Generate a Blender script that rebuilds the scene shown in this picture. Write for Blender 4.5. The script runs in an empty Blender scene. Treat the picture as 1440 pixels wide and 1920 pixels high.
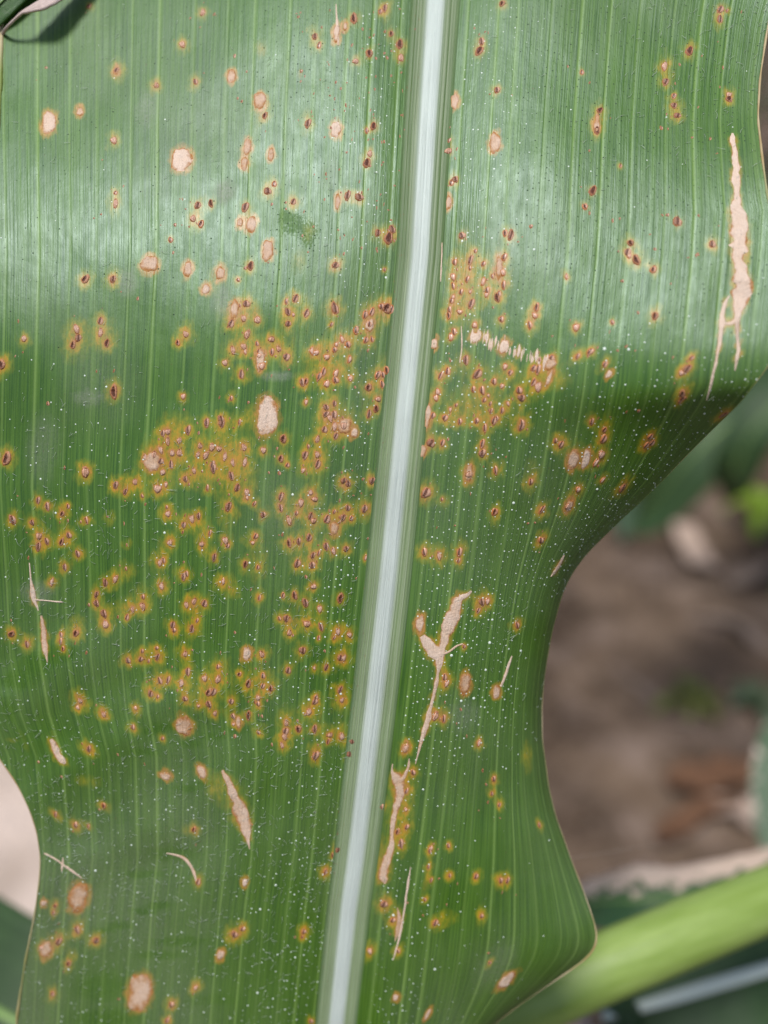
import bpy, bmesh, math, random
import numpy as np
from mathutils import Vector, Matrix

rnd = random.Random(7)
nrs = np.random.RandomState(11)
scene = bpy.context.scene
col = scene.collection

# ------------------------------------------------------------------ camera
PITCH = math.radians(32)
CAM = np.array([0.0, 0.0, 0.86])
HF = math.radians(22.5)
K = math.tan(HF) / 720.0            # ray slope per photo pixel
D0 = 0.130                          # distance of the leaf from the lens
PX = K * D0                         # metres per photo pixel on the leaf
cam_d = bpy.data.cameras.new('camera')
cam = bpy.data.objects.new('camera', cam_d); col.objects.link(cam)
cam.location = CAM
cam.rotation_euler = (math.pi / 2 - PITCH, 0, 0)
cam_d.sensor_fit = 'HORIZONTAL'; cam_d.sensor_width = 24.0
cam_d.lens = 12.0 / math.tan(HF)
cam_d.clip_start = 0.005; cam_d.clip_end = 500
cam_d.dof.use_dof = True
cam_d.dof.focus_distance = 0.1335
cam_d.dof.aperture_fstop = cam_d.lens / 4.1
cam_d.dof.aperture_blades = 0
scene.camera = cam
scene.render.resolution_x = 768; scene.render.resolution_y = 1024

# ------------------------------------------------------------------ sky, sun, exposure
SUN_TO = Vector((-0.17, -0.27, 0.91)).normalized()
world = bpy.data.worlds.new('World'); scene.world = world; world.use_nodes = True
wn = world.node_tree.nodes; wl = world.node_tree.links
sky = wn.new('ShaderNodeTexSky'); sky.sky_type = 'NISHITA'; sky.sun_disc = False
sky.sun_elevation = math.asin(SUN_TO.z)
sky.sun_rotation = math.atan2(SUN_TO.x, SUN_TO.y)
sky.air_density = 1.0; sky.dust_density = 1.5; sky.ozone_density = 1.0
wn['Background'].inputs[1].default_value = 0.085
wl.new(sky.outputs[0], wn['Background'].inputs[0])
sd = bpy.data.lights.new('sun', 'SUN'); sd.energy = 2.5; sd.angle = math.radians(16); sd.color = (1.0, 0.985, 0.96)
sun = bpy.data.objects.new('sun', sd); col.objects.link(sun)
sun.rotation_euler = SUN_TO.to_track_quat('Z', 'Y').to_euler()
sun.location = (0, 0, 5)
vs = scene.view_settings
vs.view_transform = 'Standard'; vs.look = 'None'; vs.exposure = 0.66; vs.gamma = 1.0; vs.use_curve_mapping = False
scene.render.engine = 'CYCLES'

# ------------------------------------------------------------------ helpers
cp, sp = math.cos(PITCH), math.sin(PITCH)
R_, U_, F_ = np.array([1.0, 0, 0]), np.array([0, sp, cp]), np.array([0, cp, -sp])

def ray(px, py):
    """photo pixel -> camera-space direction per metre of depth, in world axes"""
    px = np.asarray(px, float); py = np.asarray(py, float)
    return ((px - 720) * K)[..., None] * R_ + ((960 - py) * K)[..., None] * U_ + F_

def at(px, py, depth):
    return CAM + ray(px, py) * np.asarray(depth, float)[..., None]

def at_ground(px, py, z=0.0):
    d = ray(px, py); return CAM + d * ((z - CAM[2]) / d[2])

def vnoise(x, y, seed=0):
    """smooth value noise 0..1 on arrays"""
    r = np.random.RandomState(seed).rand(256, 256)
    xi = np.floor(x).astype(int); yi = np.floor(y).astype(int)
    fx = x - xi; fy = y - yi
    fx = fx * fx * (3 - 2 * fx); fy = fy * fy * (3 - 2 * fy)
    g = lambda a, b: r[a % 256, b % 256]
    return (g(xi, yi) * (1 - fx) + g(xi + 1, yi) * fx) * (1 - fy) + (g(xi, yi + 1) * (1 - fx) + g(xi + 1, yi + 1) * fx) * fy

def fbm(x, y, seed=0, octv=3):
    s = 0; a = 0.5; t = 0
    for o in range(octv):
        s = s + a * vnoise(x * 2 ** o, y * 2 ** o, seed + o); t += a; a *= .5
    return s / t

def smooth(a, b, x):
    t = np.clip((x - a) / (b - a), 0, 1); return t * t * (3 - 2 * t)

def tag(o, label=None, cat=None, group=None, kind=None):
    if label: o['label'] = label
    if cat: o['category'] = cat
    if group: o['group'] = group
    if kind: o['kind'] = kind
    return o

def empty(name, loc):
    o = bpy.data.objects.new(name, None); col.objects.link(o); o.location = [float(v) for v in loc]
    o.empty_display_size = 0.01
    return o

def link(name, me, m=None, parent=None):
    """world-space mesh -> object; a child keeps its world place"""
    o = bpy.data.objects.new(name, me); col.objects.link(o)
    if m and not me.materials: me.materials.append(m)
    if parent:
        o.parent = parent
        o.location = -parent.location
    return o

def mesh(name, V, F, smooth_=True):
    me = bpy.data.meshes.new(name)
    me.from_pydata([tuple(map(float, v)) for v in V], [], [tuple(map(int, f)) for f in F])
    if smooth_: me.polygons.foreach_set('use_smooth', [True] * len(me.polygons))
    me.update(); return me

def grid_faces(nr, nc):
    a = np.arange(nr * nc).reshape(nr, nc)
    return np.stack([a[:-1, :-1], a[1:, :-1], a[1:, 1:], a[:-1, 1:]], -1).reshape(-1, 4)

def fast_mesh(name, V, Fq):
    """big quad mesh from arrays"""
    me = bpy.data.meshes.new(name)
    n = len(V); q = len(Fq)
    me.vertices.add(n); me.vertices.foreach_set('co', np.asarray(V, np.float32).ravel())
    me.loops.add(q * 4); me.loops.foreach_set('vertex_index', np.asarray(Fq, np.int32).ravel())
    me.polygons.add(q)
    me.polygons.foreach_set('loop_start', np.arange(0, q * 4, 4, dtype=np.int32))
    me.polygons.foreach_set('use_smooth', np.ones(q, bool))
    me.update(calc_edges=True)
    return me

def vattr(me, name, arr, typ='FLOAT'):
    a = me.attributes.new(name, typ, 'POINT')
    if typ == 'FLOAT': a.data.foreach_set('value', np.asarray(arr, np.float32).ravel())
    elif typ == 'FLOAT_VECTOR': a.data.foreach_set('vector', np.asarray(arr, np.float32).ravel())
    else: a.data.foreach_set('color', np.asarray(arr, np.float32).ravel())

def tube(path, rad, seg=10, cap=True, flat=1.0):
    """tapered tube along a path"""
    path = np.asarray(path, float); n = len(path)
    rad = np.broadcast_to(np.asarray(rad, float), (n,))
    V = []; F = []
    up = np.array([0.13, 0.21, 0.97])
    for i in range(n):
        t = path[min(i + 1, n - 1)] - path[max(i - 1, 0)]; t /= np.linalg.norm(t) + 1e-12
        a = np.cross(t, up); a /= np.linalg.norm(a) + 1e-12; b = np.cross(a, t)
        for j in range(seg):
            w = 2 * math.pi * j / seg
            V.append(path[i] + rad[i] * (math.cos(w) * a + flat * math.sin(w) * b))
    for i in range(n - 1):
        for j in range(seg):
            F.append((i * seg + j, i * seg + (j + 1) % seg, (i + 1) * seg + (j + 1) % seg, (i + 1) * seg + j))
    if cap:
        F.append(tuple(range(seg - 1, -1, -1))); F.append(tuple((n - 1) * seg + j for j in range(seg)))
    return V, F

def catmull(P, n):
    P = np.asarray(P, float); m = len(P)
    P = np.vstack([2 * P[0] - P[1], P, 2 * P[-1] - P[-2]])
    out = []
    for s in np.linspace(0, m - 1, n):
        i = min(int(s), m - 2); t = s - i
        p0, p1, p2, p3 = P[i:i + 4]
        out.append(.5 * (2 * p1 + (p2 - p0) * t + (2 * p0 - 5 * p1 + 4 * p2 - p3) * t * t + (3 * p1 - p0 - 3 * p2 + p3) * t ** 3))
    return np.array(out)

# ------------------------------------------------------------------ material helpers
class NT:
    def __init__(s, name):
        s.m = bpy.data.materials.new(name); s.m.use_nodes = True
        s.n = s.m.node_tree.nodes; s.l = s.m.node_tree.links
        s.b = s.n['Principled BSDF']; s.out = s.n['Material Output']
    def node(s, t, ins=None, **kw):
        x = s.n.new(t)
        for k, v in kw.items(): setattr(x, k, v)
        for k, v in (ins or {}).items(): s.set(x.inputs[k], v)
        return x
    def set(s, inp, v):
        if isinstance(v, bpy.types.NodeSocket): s.l.new(v, inp)
        else: inp.default_value = v
    def attr(s, name):
        return s.node('ShaderNodeAttribute', attribute_name=name)
    def math(s, op, a, b=0.0, clamp=False):
        x = s.node('ShaderNodeMath', operation=op, use_clamp=clamp); s.set(x.inputs[0], a); s.set(x.inputs[1], b); return x.outputs[0]
    def mix(s, f, a, b, mode='MIX'):
        x = s.node('ShaderNodeMix', data_type='RGBA', blend_type=mode)
        s.set(x.inputs[0], f)
        for i, v in ((6, a), (7, b)):
            if not isinstance(v, bpy.types.NodeSocket): v = tuple(v) + (1,) if len(v) == 3 else v
            s.set(x.inputs[i], v)
        return x.outputs[2]
    def noise(s, vec, scale, detail=3, rough=.55, out=0):
        x = s.node('ShaderNodeTexNoise', {'Scale': scale, 'Detail': detail, 'Roughness': rough})
        if vec is not None: s.l.new(vec, x.inputs['Vector'])
        return x.outputs[out]
    def mapr(s, v, a, b, c=0.0, d=1.0, sm=False):
        x = s.node('ShaderNodeMapRange', {1: a, 2: b, 3: c, 4: d}); s.l.new(v, x.inputs[0])
        if sm: x.interpolation_type = 'SMOOTHSTEP'
        return x.outputs[0]
    def vmul(s, v, xyz):
        x = s.node('ShaderNodeVectorMath', operation='MULTIPLY'); s.l.new(v, x.inputs[0]); x.inputs[1].default_value = xyz; return x.outputs[0]
    def bump(s, h, dist, strength=1.0, nrm=None):
        x = s.node('ShaderNodeBump', {'Strength': strength, 'Distance': dist}); s.l.new(h, x.inputs['Height'])
        if nrm: s.l.new(nrm, x.inputs['Normal'])
        return x.outputs[0]
    def base(s, c, rough=.5, spec=.5, nrm=None):
        s.set(s.b.inputs['Base Color'], c if isinstance(c, bpy.types.NodeSocket) else tuple(c) + (1,))
        s.set(s.b.inputs['Roughness'], rough); s.set(s.b.inputs['Specular IOR Level'], spec)
        if nrm: s.l.new(nrm, s.b.inputs['Normal'])
    def translucent(s, f, c, nrm=None):
        t = s.node('ShaderNodeBsdfTranslucent'); s.set(t.inputs[0], c if isinstance(c, bpy.types.NodeSocket) else tuple(c) + (1,))
        mx = s.node('ShaderNodeMixShader'); s.set(mx.inputs[0], f)
        s.l.new(s.b.outputs[0], mx.inputs[1]); s.l.new(t.outputs[0], mx.inputs[2]); s.l.new(mx.outputs[0], s.out.inputs[0])

# ================================================================== THE LEAF SURFACE
# outlines in photo pixels; a pixel only gives the direction, the depth comes from the leaf's own fold
Y_R = [(-420, 1470), (-150, 1500), (0, 1452), (40, 1441), (147, 1425), (222, 1421), (302, 1430), (382, 1441), (450, 1463), (540, 1486), (620, 1482), (692, 1437),
       (759, 1384), (808, 1333), (858, 1283), (899, 1245), (933, 1209), (995, 1143), (1039, 1099), (1079, 1070), (1119, 1052), (1192, 1033),
       (1265, 1021), (1320, 1016), (1393, 1017), (1417, 1021), (1473, 1028), (1527, 1041), (1583, 1061), (1630, 1078), (1670, 1094),
       (1710, 1108), (1743, 1118), (1767, 1119), (1787, 1110), (1803, 1092), (1893, 962), (1950, 892), (2100, 800), (2400, 700), (2700, 596)]
Y_L = [(-420, 70), (-150, 30), (0, 6), (60, 3), (150, 1), (250, -3), (300, -8), (600, -40), (1000, -60), (1300, -45), (1395, -18), (1425, 0), (1465, 29),
       (1520, 56), (1560, 69), (1610, 76), (1660, 73), (1710, 66), (1750, 58), (1800, 48), (1850, 40), (1920, 30), (2100, 70), (2400, 300), (2700, 585)]
Y_M = [(-420, 848), (0, 817), (233, 801), (480, 787), (775, 758), (1100, 726), (1294, 704), (1440, 687), (1607, 667), (1707, 653), (1920, 630), (2700, 590)]

def curve_fn(pts):
    y = np.array([p[0] for p in pts], float); x = np.array([p[1] for p in pts], float)
    # light smoothing of a piecewise-linear outline
    def f(q):
        q = np.asarray(q, float); s = 0
        for o, w in ((-14, .2), (-7, .2), (0, .2), (7, .2), (14, .2)): s = s + w * np.interp(q + o, y, x)
        return s
    return f
xR, xL, xM = curve_fn(Y_R), curve_fn(Y_L), curve_fn(Y_M)

def dR_true(y): return np.interp(y, [-420, 0, 1000, 1500, 1780, 1900, 2100, 2700], [650, 655, 650, 620, 580, 520, 300, 10])

def prof(knots):
    ys = np.arange(-440, 2721, 4.0)
    sl = np.interp(ys, [k[0] for k in knots], [k[1] for k in knots])
    h = np.cumsum(sl) * 4.0
    h -= np.interp(640, ys, h)
    return lambda y: np.interp(y, ys, h)
# slope of the blade along its length (positive = turning its face up to the sky)
H_SIDE = prof([(-420, .2), (-60, .50), (60, .48), (250, .44), (390, .35), (500, .21), (580, .12), (645, .0), (750, -.20), (900, -.22), (1200, -.22), (1500, -.22), (2000, -.3), (2700, -.5)])
H_SIDER = prof([(-420, .5), (0, .46), (150, .40), (300, .30), (450, .22), (600, .16), (690, .09), (760, -.02), (840, -.11), (900, -.12), (1200, -.14), (1500, -.2), (2000, -.3), (2700, -.5)])
H_MID = prof([(-420, .36), (0, .34), (300, .26), (520, .13), (700, 0), (900, -.14), (1200, -.2), (1600, -.24), (2000, -.3), (2700, -.5)])

def leaf_rows(ys, tl, tr):
    """pixel x, depth, true lateral distance for rows ys; tl/tr = fractions from the midrib outwards"""
    ys = np.asarray(ys, float)[:, None]
    m, L, R = xM(ys), xL(ys), xR(ys)
    W, D = R - m, np.maximum(dR_true(ys), R - m)
    kap3 = np.maximum((D / W) ** 3 - 1, 0.0)
    t = np.asarray(tr)[None, :]
    fR = W * t * ((1 + kap3) / (1 + kap3 * t ** 3)) ** (1 / 3)
    dR = D * t
    # recession of the folded-away half: arc length beyond its foreshortened width
    df = np.gradient(fR, axis=1) / np.maximum(np.gradient(dR, axis=1), 1e-6)
    dd = np.gradient(dR, axis=1)
    rec = np.cumsum(np.sqrt(np.maximum(0, 1 - np.minimum(df, 1) ** 2)) * dd, axis=1) * 0.34
    on = smooth(0.0, 60.0, D - W); rec = rec * on
    if len(ys) > 30:
        ker = np.exp(-np.linspace(-2, 2, 61) ** 2); ker /= ker.sum()
        pad = np.pad(rec, ((30, 30), (0, 0)), 'edge')
        rec = np.apply_along_axis(lambda q: np.convolve(q, ker, 'valid'), 0, pad)
    WL = m - L
    t2 = np.asarray(tl)[None, :]
    fL = WL * t2
    sL = np.interp(ys, [0, 480, 913, 1140, 1230, 1335, 1418, 1607, 1920, 2700], [1, .957, .917, .872, .854, .815, .767, .72, .70, .70])
    x = np.concatenate([(m - fL)[:, ::-1], m + fR], 1)
    d = np.concatenate([(-fL / sL)[:, ::-1], dR], 1)
    y = np.broadcast_to(ys, x.shape)
    lat = np.concatenate([(-t2 + 0 * ys)[:, ::-1], t + 0 * ys], 1)
    w = smooth(.12, .95, np.abs(lat))
    hs = np.where(lat < 0, H_SIDE(y), H_SIDER(y))
    h = H_MID(y) * (1 - w) + hs * w
    # V trough of the blade towards the midrib
    h = h - 16 * np.exp(-(d / 90.0) ** 2)
    h[:, len(tl):] -= rec
    h[:, len(tl):] += .17 * fR * (1 - smooth(640, 1060, ys))
    # slow undulation, stronger ripples on the lower left
    h = h + 9 * (fbm(x / 260, y / 330, 3) - .5) * 2
    rip = smooth(1130, 1300, y) * (1 - smooth(1500, 1900, y)) * smooth(700, 300, x)
    h = h + rip * 5.0 * np.sin((y + .55 * x) / 30 + 3 * fbm(x / 150, y / 150, 5)) * fbm(x / 90, y / 90, 8)
    h = h + 1.6 * (fbm(x / 34, y / 60, 12) - .5)
    return x, y, h, d, lat

VEIN_D = []
_q = 62.0
while _q < 900:
    VEIN_D.append(_q); _q += 58 + 8 * math.sin(_q * .7) + rnd.uniform(-4, 4)
VEIN_D = np.array(VEIN_D)

def vein_field(d):
    a = np.abs(d)
    v = np.zeros_like(a)
    for i, q in enumerate(VEIN_D):
        q2 = q + np.where(d > 0, 6 * math.sin(i * 2.1), 0)
        v += np.exp(-((a - q2) / (2.4 + .5 * math.sin(i * 3.3))) ** 2) * (0.72 + .28 * math.sin(i * 1.7))
    return v

ys_in = np.arange(-30, 1955, 2.15)
ys = np.concatenate([np.linspace(-420, -36, 28), ys_in, np.linspace(1962, 2695, 60)])
NL, NR = 430, 345
tl = np.linspace(0, 1, NL); tr = np.linspace(0, 1, NR + 1)[1:]
GX, GY, GH, GD, GT = leaf_rows(ys, tl, tr)
VE = vein_field(GD)
GHv = GH - 0.9 * np.clip(VE, 0, 1)                       # veins sit in shallow furrows
GDEP = D0 - GHv * PX                                     # camera-axis depth
P3 = at(GX, GY, GDEP)
NRW, NCL = GX.shape
_yi = ys
def surf(px, py, lift=0.0):
    """point on the leaf under a photo pixel; lift in metres along the surface normal"""
    def dep(x, y):
        i = int(np.clip(np.searchsorted(_yi, y) - 1, 0, NRW - 2)); f = (y - _yi[i]) / (_yi[i + 1] - _yi[i])
        return np.interp(x, GX[i], GDEP[i]) * (1 - f) + np.interp(x, GX[i + 1], GDEP[i + 1]) * f
    p = at(np.array(px), np.array(py), np.array(dep(px, py)))
    if lift == 0.0: return p
    return p + lift * normal(px, py)
def _p(px, py): return surf(px, py)
def normal(px, py, e=5.0):
    a = _p(px + e, py) - _p(px - e, py); b = _p(px, py - e) - _p(px, py + e)
    n = np.cross(a, b); n /= np.linalg.norm(n)
    v = CAM - _p(px, py)
    return n if n @ v > 0 else -n
def flow(px, py):
    """direction of the veins (pixel dx per dy) at a pixel"""
    i = int(np.clip(np.searchsorted(_yi, py), 4, NRW - 6))
    t = np.interp(px, GX[i], np.arange(NCL))
    return (np.interp(t, np.arange(NCL), GX[i + 4]) - np.interp(t, np.arange(NCL), GX[i - 4])) / (_yi[i + 4] - _yi[i - 4])

# ================================================================== LESION DATA (read off the photograph)
# blocks: origin x, origin y, enlargement, then x,y,kind[,size] ; D = burst dark, R = rust, P = still covered, pale
BLOCKS = [
(0, 0, 3, '500,35,D,.8 1140,70,P 1025,250,P 655,395,R 880,480,P 1100,460,R 640,790,P 650,1145,P 650,1085,R,.7 1112,1155,R 1185,1145,D 1085,1230,P 1130,1260,D,.8 960,1350,R,.7 260,380,R,.5 985,1265,R,.4 1360,570,D,.4 1205,80,D,.4'),
(400, 0, 3, '570,205,R 595,255,R,.8 790,105,D,1.2 965,45,R 940,65,R,.8 1000,190,D 1047,250,D,1.3 1055,325,P,1.1 878,300,D 800,345,P 290,650,D 532,695,R 495,400,R,.5 900,710,D,1.2 862,735,R,.7 880,865,P 863,918,D,1.1 305,1075,R,1.2 343,1035,R,.8 450,1135,R 180,1165,R 755,1100,R 820,1110,R,1.2 925,1310,R 985,1340,D,1.3 1005,1290,R 1327,790,R,.7 1320,850,P,1.2 1360,1010,R 1340,1030,R,.9 1400,1325,R 1140,165,R,.6 478,95,D,.4 120,315,R,.5 745,592,D,.4 915,328,R,.5 978,325,R,.4 1155,580,R,.4'),
(800, 0, 2.25, '318,15,D,1.1 232,175,R 222,215,D,1.2 297,380,R 655,305,R,.6 1240,40,R 1237,80,R 1267,45,R,.6 1003,280,P,1.3 1008,345,R 1108,215,D,1.2 1043,405,R,.7 1043,445,R 1057,487,R 730,465,D,1.1 718,550,D,1.1 1275,400,P 1275,418,D 700,805,D 668,872,D,.8 355,992,R,1.2 1057,935,R,1.1 1016,907,R,.5 860,1025,D 848,1065,R 1205,1030,R,1.1 440,955,R,.5 818,700,R,.6 1197,585,R,.4 1120,580,R,.4 1250,285,D,.4 785,930,R,.4 990,540,R,.5'),
(0, 480, 3, '480,130,D,1.2 635,130,R 440,460,R 410,500,D 430,410,P 565,365,R 600,490,D 565,430,P 1045,440,P,1.1 1000,488,D,.8 135,465,P 10,610,D,1.4 640,765,D,1.3 1030,790,P,.8 38,1140,D,1.4 480,1215,P,1.4 1340,135,R,.7 1300,380,R 1310,530,P 1265,600,P 1358,665,R 1300,800,R,.7 1390,440,P 270,830,R,.5 775,240,R,.5'),
(0, 780, 3.6, '780,465,R 845,510,R 910,445,P 1100,115,R 1132,105,P 1132,170,P 1210,165,P 1270,95,R 1085,230,P 1162,250,P 1210,248,P 1155,328,R 1085,305,R 1098,380,P 1065,490,P,1.3 1120,462,P,.7 960,540,R,.6 1250,425,R 1310,370,P 258,568,R 320,610,R 420,660,D 460,610,R,.7 85,700,R,1.2 215,720,R 262,810,P 315,845,R 258,880,R 465,805,R 415,850,D 585,705,R,.8 545,715,R,.5 525,930,R 437,1020,R 350,1120,P 710,1125,R 780,1100,P 650,1205,R 650,1265,R 700,1335,R 712,1405,P,1.2 895,1305,P 963,1285,P 858,1358,R,.8 965,1220,R,.7 1133,660,P 1125,615,R,.6 1240,735,R 1295,695,P 1340,675,R 1145,855,P 1360,865,P 1080,990,P 1105,975,R,.7 1090,1150,P 1240,1085,R 1260,1065,R,.7 1380,1265,R 1310,1250,P 1258,1275,P 1395,45,R 1350,200,P 1390,265,P 1335,260,P 1430,210,P 1435,330,R 1400,485,R,.7 855,870,R,.4 725,680,R,.4 850,1030,R,.5 1040,260,P 980,280,P 600,1275,R,.5'),
(360, 740, 3.6, '265,25,R 100,185,R,1.2 195,165,R 200,195,R 320,185,R,.6 55,345,P 138,352,P 182,365,P 45,405,P 95,412,P 350,355,P,1.2 222,420,P 275,460,P 357,455,P 145,500,R 137,460,R,.7 265,548,R 18,510,P 305,628,R 370,660,P,1.2 372,695,P,.7 245,755,R 482,375,P 615,298,D,1.1 600,432,D 645,475,R,.7 600,690,R,1.1 600,765,R 480,810,R 45,820,R 10,845,P 120,935,R,.7 65,1005,P 225,985,P 240,1020,R,.7 430,955,R,.8 410,1000,P,.8 150,1097,R 360,1145,D 210,1260,P,.8 85,1410,R 15,1400,P 455,1370,R,.8 615,1355,R,.7 693,1355,D 765,1405,R 820,1295,P 1000,1375,D 735,730,P 800,660,P 828,705,P 705,800,R,.7 655,850,P,1.2 800,820,R 820,850,P 655,1002,D 720,990,R 790,965,R 912,840,R 905,1025,R 955,1055,P 1040,1040,R 1172,1100,P,.7 1018,830,R 1052,765,R 1075,835,R,.7 1165,770,R,1.4 1215,580,R 1155,570,R,.5 1022,580,R 1053,600,R 815,1085,R 812,1150,R 855,1070,R,.7 712,1140,R,1.1 770,50,P,.7 905,85,R 905,130,R 932,160,P 962,60,R 960,135,R 962,215,P 970,280,R 895,235,R 847,300,P 762,410,R 785,350,R,.6 845,405,P 850,470,R 750,510,P,.8 1255,30,P 1242,95,D 1195,130,R 960,790,R,.6 1025,210,P 590,530,R,.5 445,1165,R,.6 420,735,R,.7 1190,970,R,.4 770,1230,R,.5'),
(0, 1140, 3.6, '75,175,D,1.1 182,245,R 412,180,R,.8 410,225,R,.8 425,275,D,.8 512,170,D,1.1 700,38,R 715,115,R 1165,115,R 1175,150,R,.8 1295,140,R 1330,85,R,.7 865,355,R,1.1 950,345,R 1003,358,R,.6 960,290,R,.6 1063,330,R 1058,270,R,.7 1250,310,P 1268,430,R 1225,508,P 1080,490,R 1135,485,R 1015,578,R 1065,598,R,.7 1248,612,R 1380,475,P 1408,570,D 1408,650,R 1340,660,P,.7 540,625,P,1.1 525,672,P,.8 700,718,P,1.1 915,675,P,.8 897,805,R,.8 1097,880,R,.6 600,950,R,1.2 700,1335,D,.9 375,1392,R,.8 260,1040,R,.5 415,1140,R,.4 795,990,R,.4'),
(360, 1100, 3.6, '455,75,R,.8 615,60,R,.7 693,60,D 765,115,R 862,150,P 635,215,R 590,215,R,.7 657,310,P 775,250,P,1.2 870,272,R 855,345,R,.6 985,305,P 960,345,R,.7 1062,325,P 745,430,R,1.1 650,565,R 470,455,P 1025,480,P 1000,480,R 905,545,R 825,550,P,.6 1000,695,R 1012,765,P 175,540,R,.7 175,625,P 82,620,P 320,590,D,.8 380,655,D 480,600,R,.8 478,670,R,.8 532,688,D 445,750,P 445,790,R,.8 110,720,R 145,712,R 112,795,R 155,855,P 265,775,R 278,875,R 280,928,P,.6 380,870,D 472,875,R,.5 450,985,R,.6 635,920,P 632,975,R 625,1010,P 607,1070,P 712,905,R,.5 718,960,D 828,960,R 830,775,R 838,745,R,.7 788,845,P 930,1000,P 918,1045,D,.7 1010,1010,P 1080,1045,R 1062,1130,R 835,1140,R,1.2 290,310,R,.4 290,1010,R,.5'),
(400, 400, 3.6, '1110,135,R 1180,170,R,1.2 1210,110,P 825,350,R,1.2 250,355,D 170,450,R,.6 222,610,R,1.2 205,710,P 297,720,P 125,745,R 238,815,P,.9 135,935,P,1.2 78,1010,P 190,1090,R 205,900,P 215,935,P,.7 295,880,R,.7 392,850,P 440,915,P 395,935,R,.8 495,970,R,1.3 120,1250,R,.7 50,1400,R,1.2 555,575,R 493,595,R,.8 503,665,R 540,685,P,.6 630,675,R 505,745,R 600,1140,R 625,1135,D 715,1100,R 745,1070,R 765,1150,P 827,1080,P 825,1125,R 925,1115,P 665,930,P 695,940,P 765,970,P 830,885,P,.8 818,920,R 868,850,P 908,885,R 963,790,R 920,985,P 820,640,R,1.4 797,750,R,.6 1170,640,D,1.6 1135,630,R 1205,650,R 1070,665,R 1025,685,R 1030,855,R 1070,850,R,.7 1055,750,R 1110,1090,R 1145,1090,R 1170,1060,D 1140,1155,R 1047,1175,D,1.2 1112,1250,P 1097,1315,R 1050,1355,R 760,1310,R 760,1350,R 790,1385,P 820,1280,R 820,1340,R 625,1275,P,.7 1155,380,R,.6 310,960,P 325,1030,P 305,930,R,.7'),
(740, 400, 3.6, '455,150,R 785,150,R,1.2 745,135,D,.7 405,330,R 512,315,R,1.1 508,370,R,.7 600,340,R 740,295,R 730,400,P 660,425,R,.7 395,430,P 490,445,R 597,460,P 395,490,R,.8 448,530,R 510,530,P,.7 735,485,R 625,520,R,.8 620,550,P,.7 690,570,D,1.1 705,545,R,.8 385,590,R 395,565,P,.8 518,610,R,1.2 440,665,P 370,650,R 365,690,D 720,715,R 540,755,P 958,635,D 945,690,P 912,755,R 1225,770,P 1160,428,P,.8 400,800,R 380,835,P 480,990,R,1.3 745,1035,P 780,1075,R 560,1085,R,1.3 310,1095,R 358,1065,R 530,1188,R,.9 590,1195,R 670,1135,R 725,1165,P,.7 605,1125,R,.4 840,1195,R 855,1245,R,1.2 632,1230,P,.6 605,1260,R,.7 290,1205,P 278,1245,P 375,1325,P,.7 415,1295,R,.6 340,1380,R 440,1405,R 258,1365,R,.8 553,1400,R 670,1400,R 690,1385,R,.7 725,1330,R,.8 765,1285,P,.7 860,1415,R 940,1045,R 968,1055,R 938,1140,R 968,1170,P,1.2 978,990,R,.6 1235,965,R 1320,935,R 1420,1020,R 1060,975,R 1330,1405,R 645,1285,R,.6 650,1335,R,.6 545,255,R,.6 915,85,R,.5'),
(1040, 400, 3.4275, '490,190,R 460,245,R,.8 480,275,P,.8 523,300,D,1.2 633,362,D 645,660,D,1.2 790,50,R 1015,195,R 140,735,R 150,910,R 230,885,R 322,970,P 880,930,R,.8 850,1000,R,1.2 815,1025,P 820,1160,D,1.1 820,1190,D,.8 805,1210,R,.7 1085,1295,R,1.2 240,1345,R 320,1390,D 315,1450,R 615,1435,R 590,1490,R 625,1475,R 40,1485,R 5,1460,R,.7 300,1550,P,1.2 265,1600,P 308,1712,P,.8 150,1775,P 85,1880,P,1.2 435,1765,R,1.1 370,50,R,.5 435,435,R,.5 910,270,R,.4 460,855,D,.4 370,700,R,.6 645,230,R,.5 540,1270,R,.5'),
(740, 780, 2.88, '272,15,R 350,35,R 440,30,R 487,65,R 535,25,R 685,55,R,1.1 865,130,R 900,150,D 473,150,R 473,200,R,1.2 258,145,R 195,145,R,1.3 170,415,R,1.5 255,450,R,.6 545,295,R 400,315,P,1.2 540,518,D 735,355,R 795,505,R 790,670,R 160,735,R 240,755,P,1.1 350,735,R 345,780,R,.8 1065,30,R 1130,70,R 1130,120,R 1115,215,P,1.2 1085,250,P,.8 1125,345,R,.8 990,400,P 940,485,P,1.2 1225,390,R 1385,110,R 1370,155,R,1.2 470,1005,R,1.3 500,1000,P 452,1050,R,.8 662,1130,R 720,580,R,.4 270,1410,R'),
(700, 1120, 2.88, '575,30,R 780,145,R,1.1 385,430,R 395,465,P 335,640,P,1.2 380,655,R 215,945,R 175,810,P 178,1045,R 130,1265,D 180,1240,R 150,1330,R,1.2 570,785,P,.9 650,980,R,.8 640,1060,R,.7 175,1145,P,.8 45,1130,R 680,1120,R,.7 405,1340,R,.7 305,1370,R,.7 895,1230,R,.6 490,265,R,.6'),
(400, 1440, 3, '700,460,R,1.1 670,490,D,.6 630,585,R,.9 120,935,R,1.3 165,905,R 510,920,R 500,950,D,.6 1120,20,R 1085,130,D 1085,235,P,.8 1040,350,D 1085,335,R 1060,425,R,1.2 960,765,R,1.3 880,1030,P 1040,1030,R,.8 1010,855,R 1325,435,R,.7 1330,605,R,.7 1225,450,P,.8 1210,555,R,.7 1225,630,R,.7 1190,740,R,.6 1250,870,R 945,215,P 550,1425,R,.8'),
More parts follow.
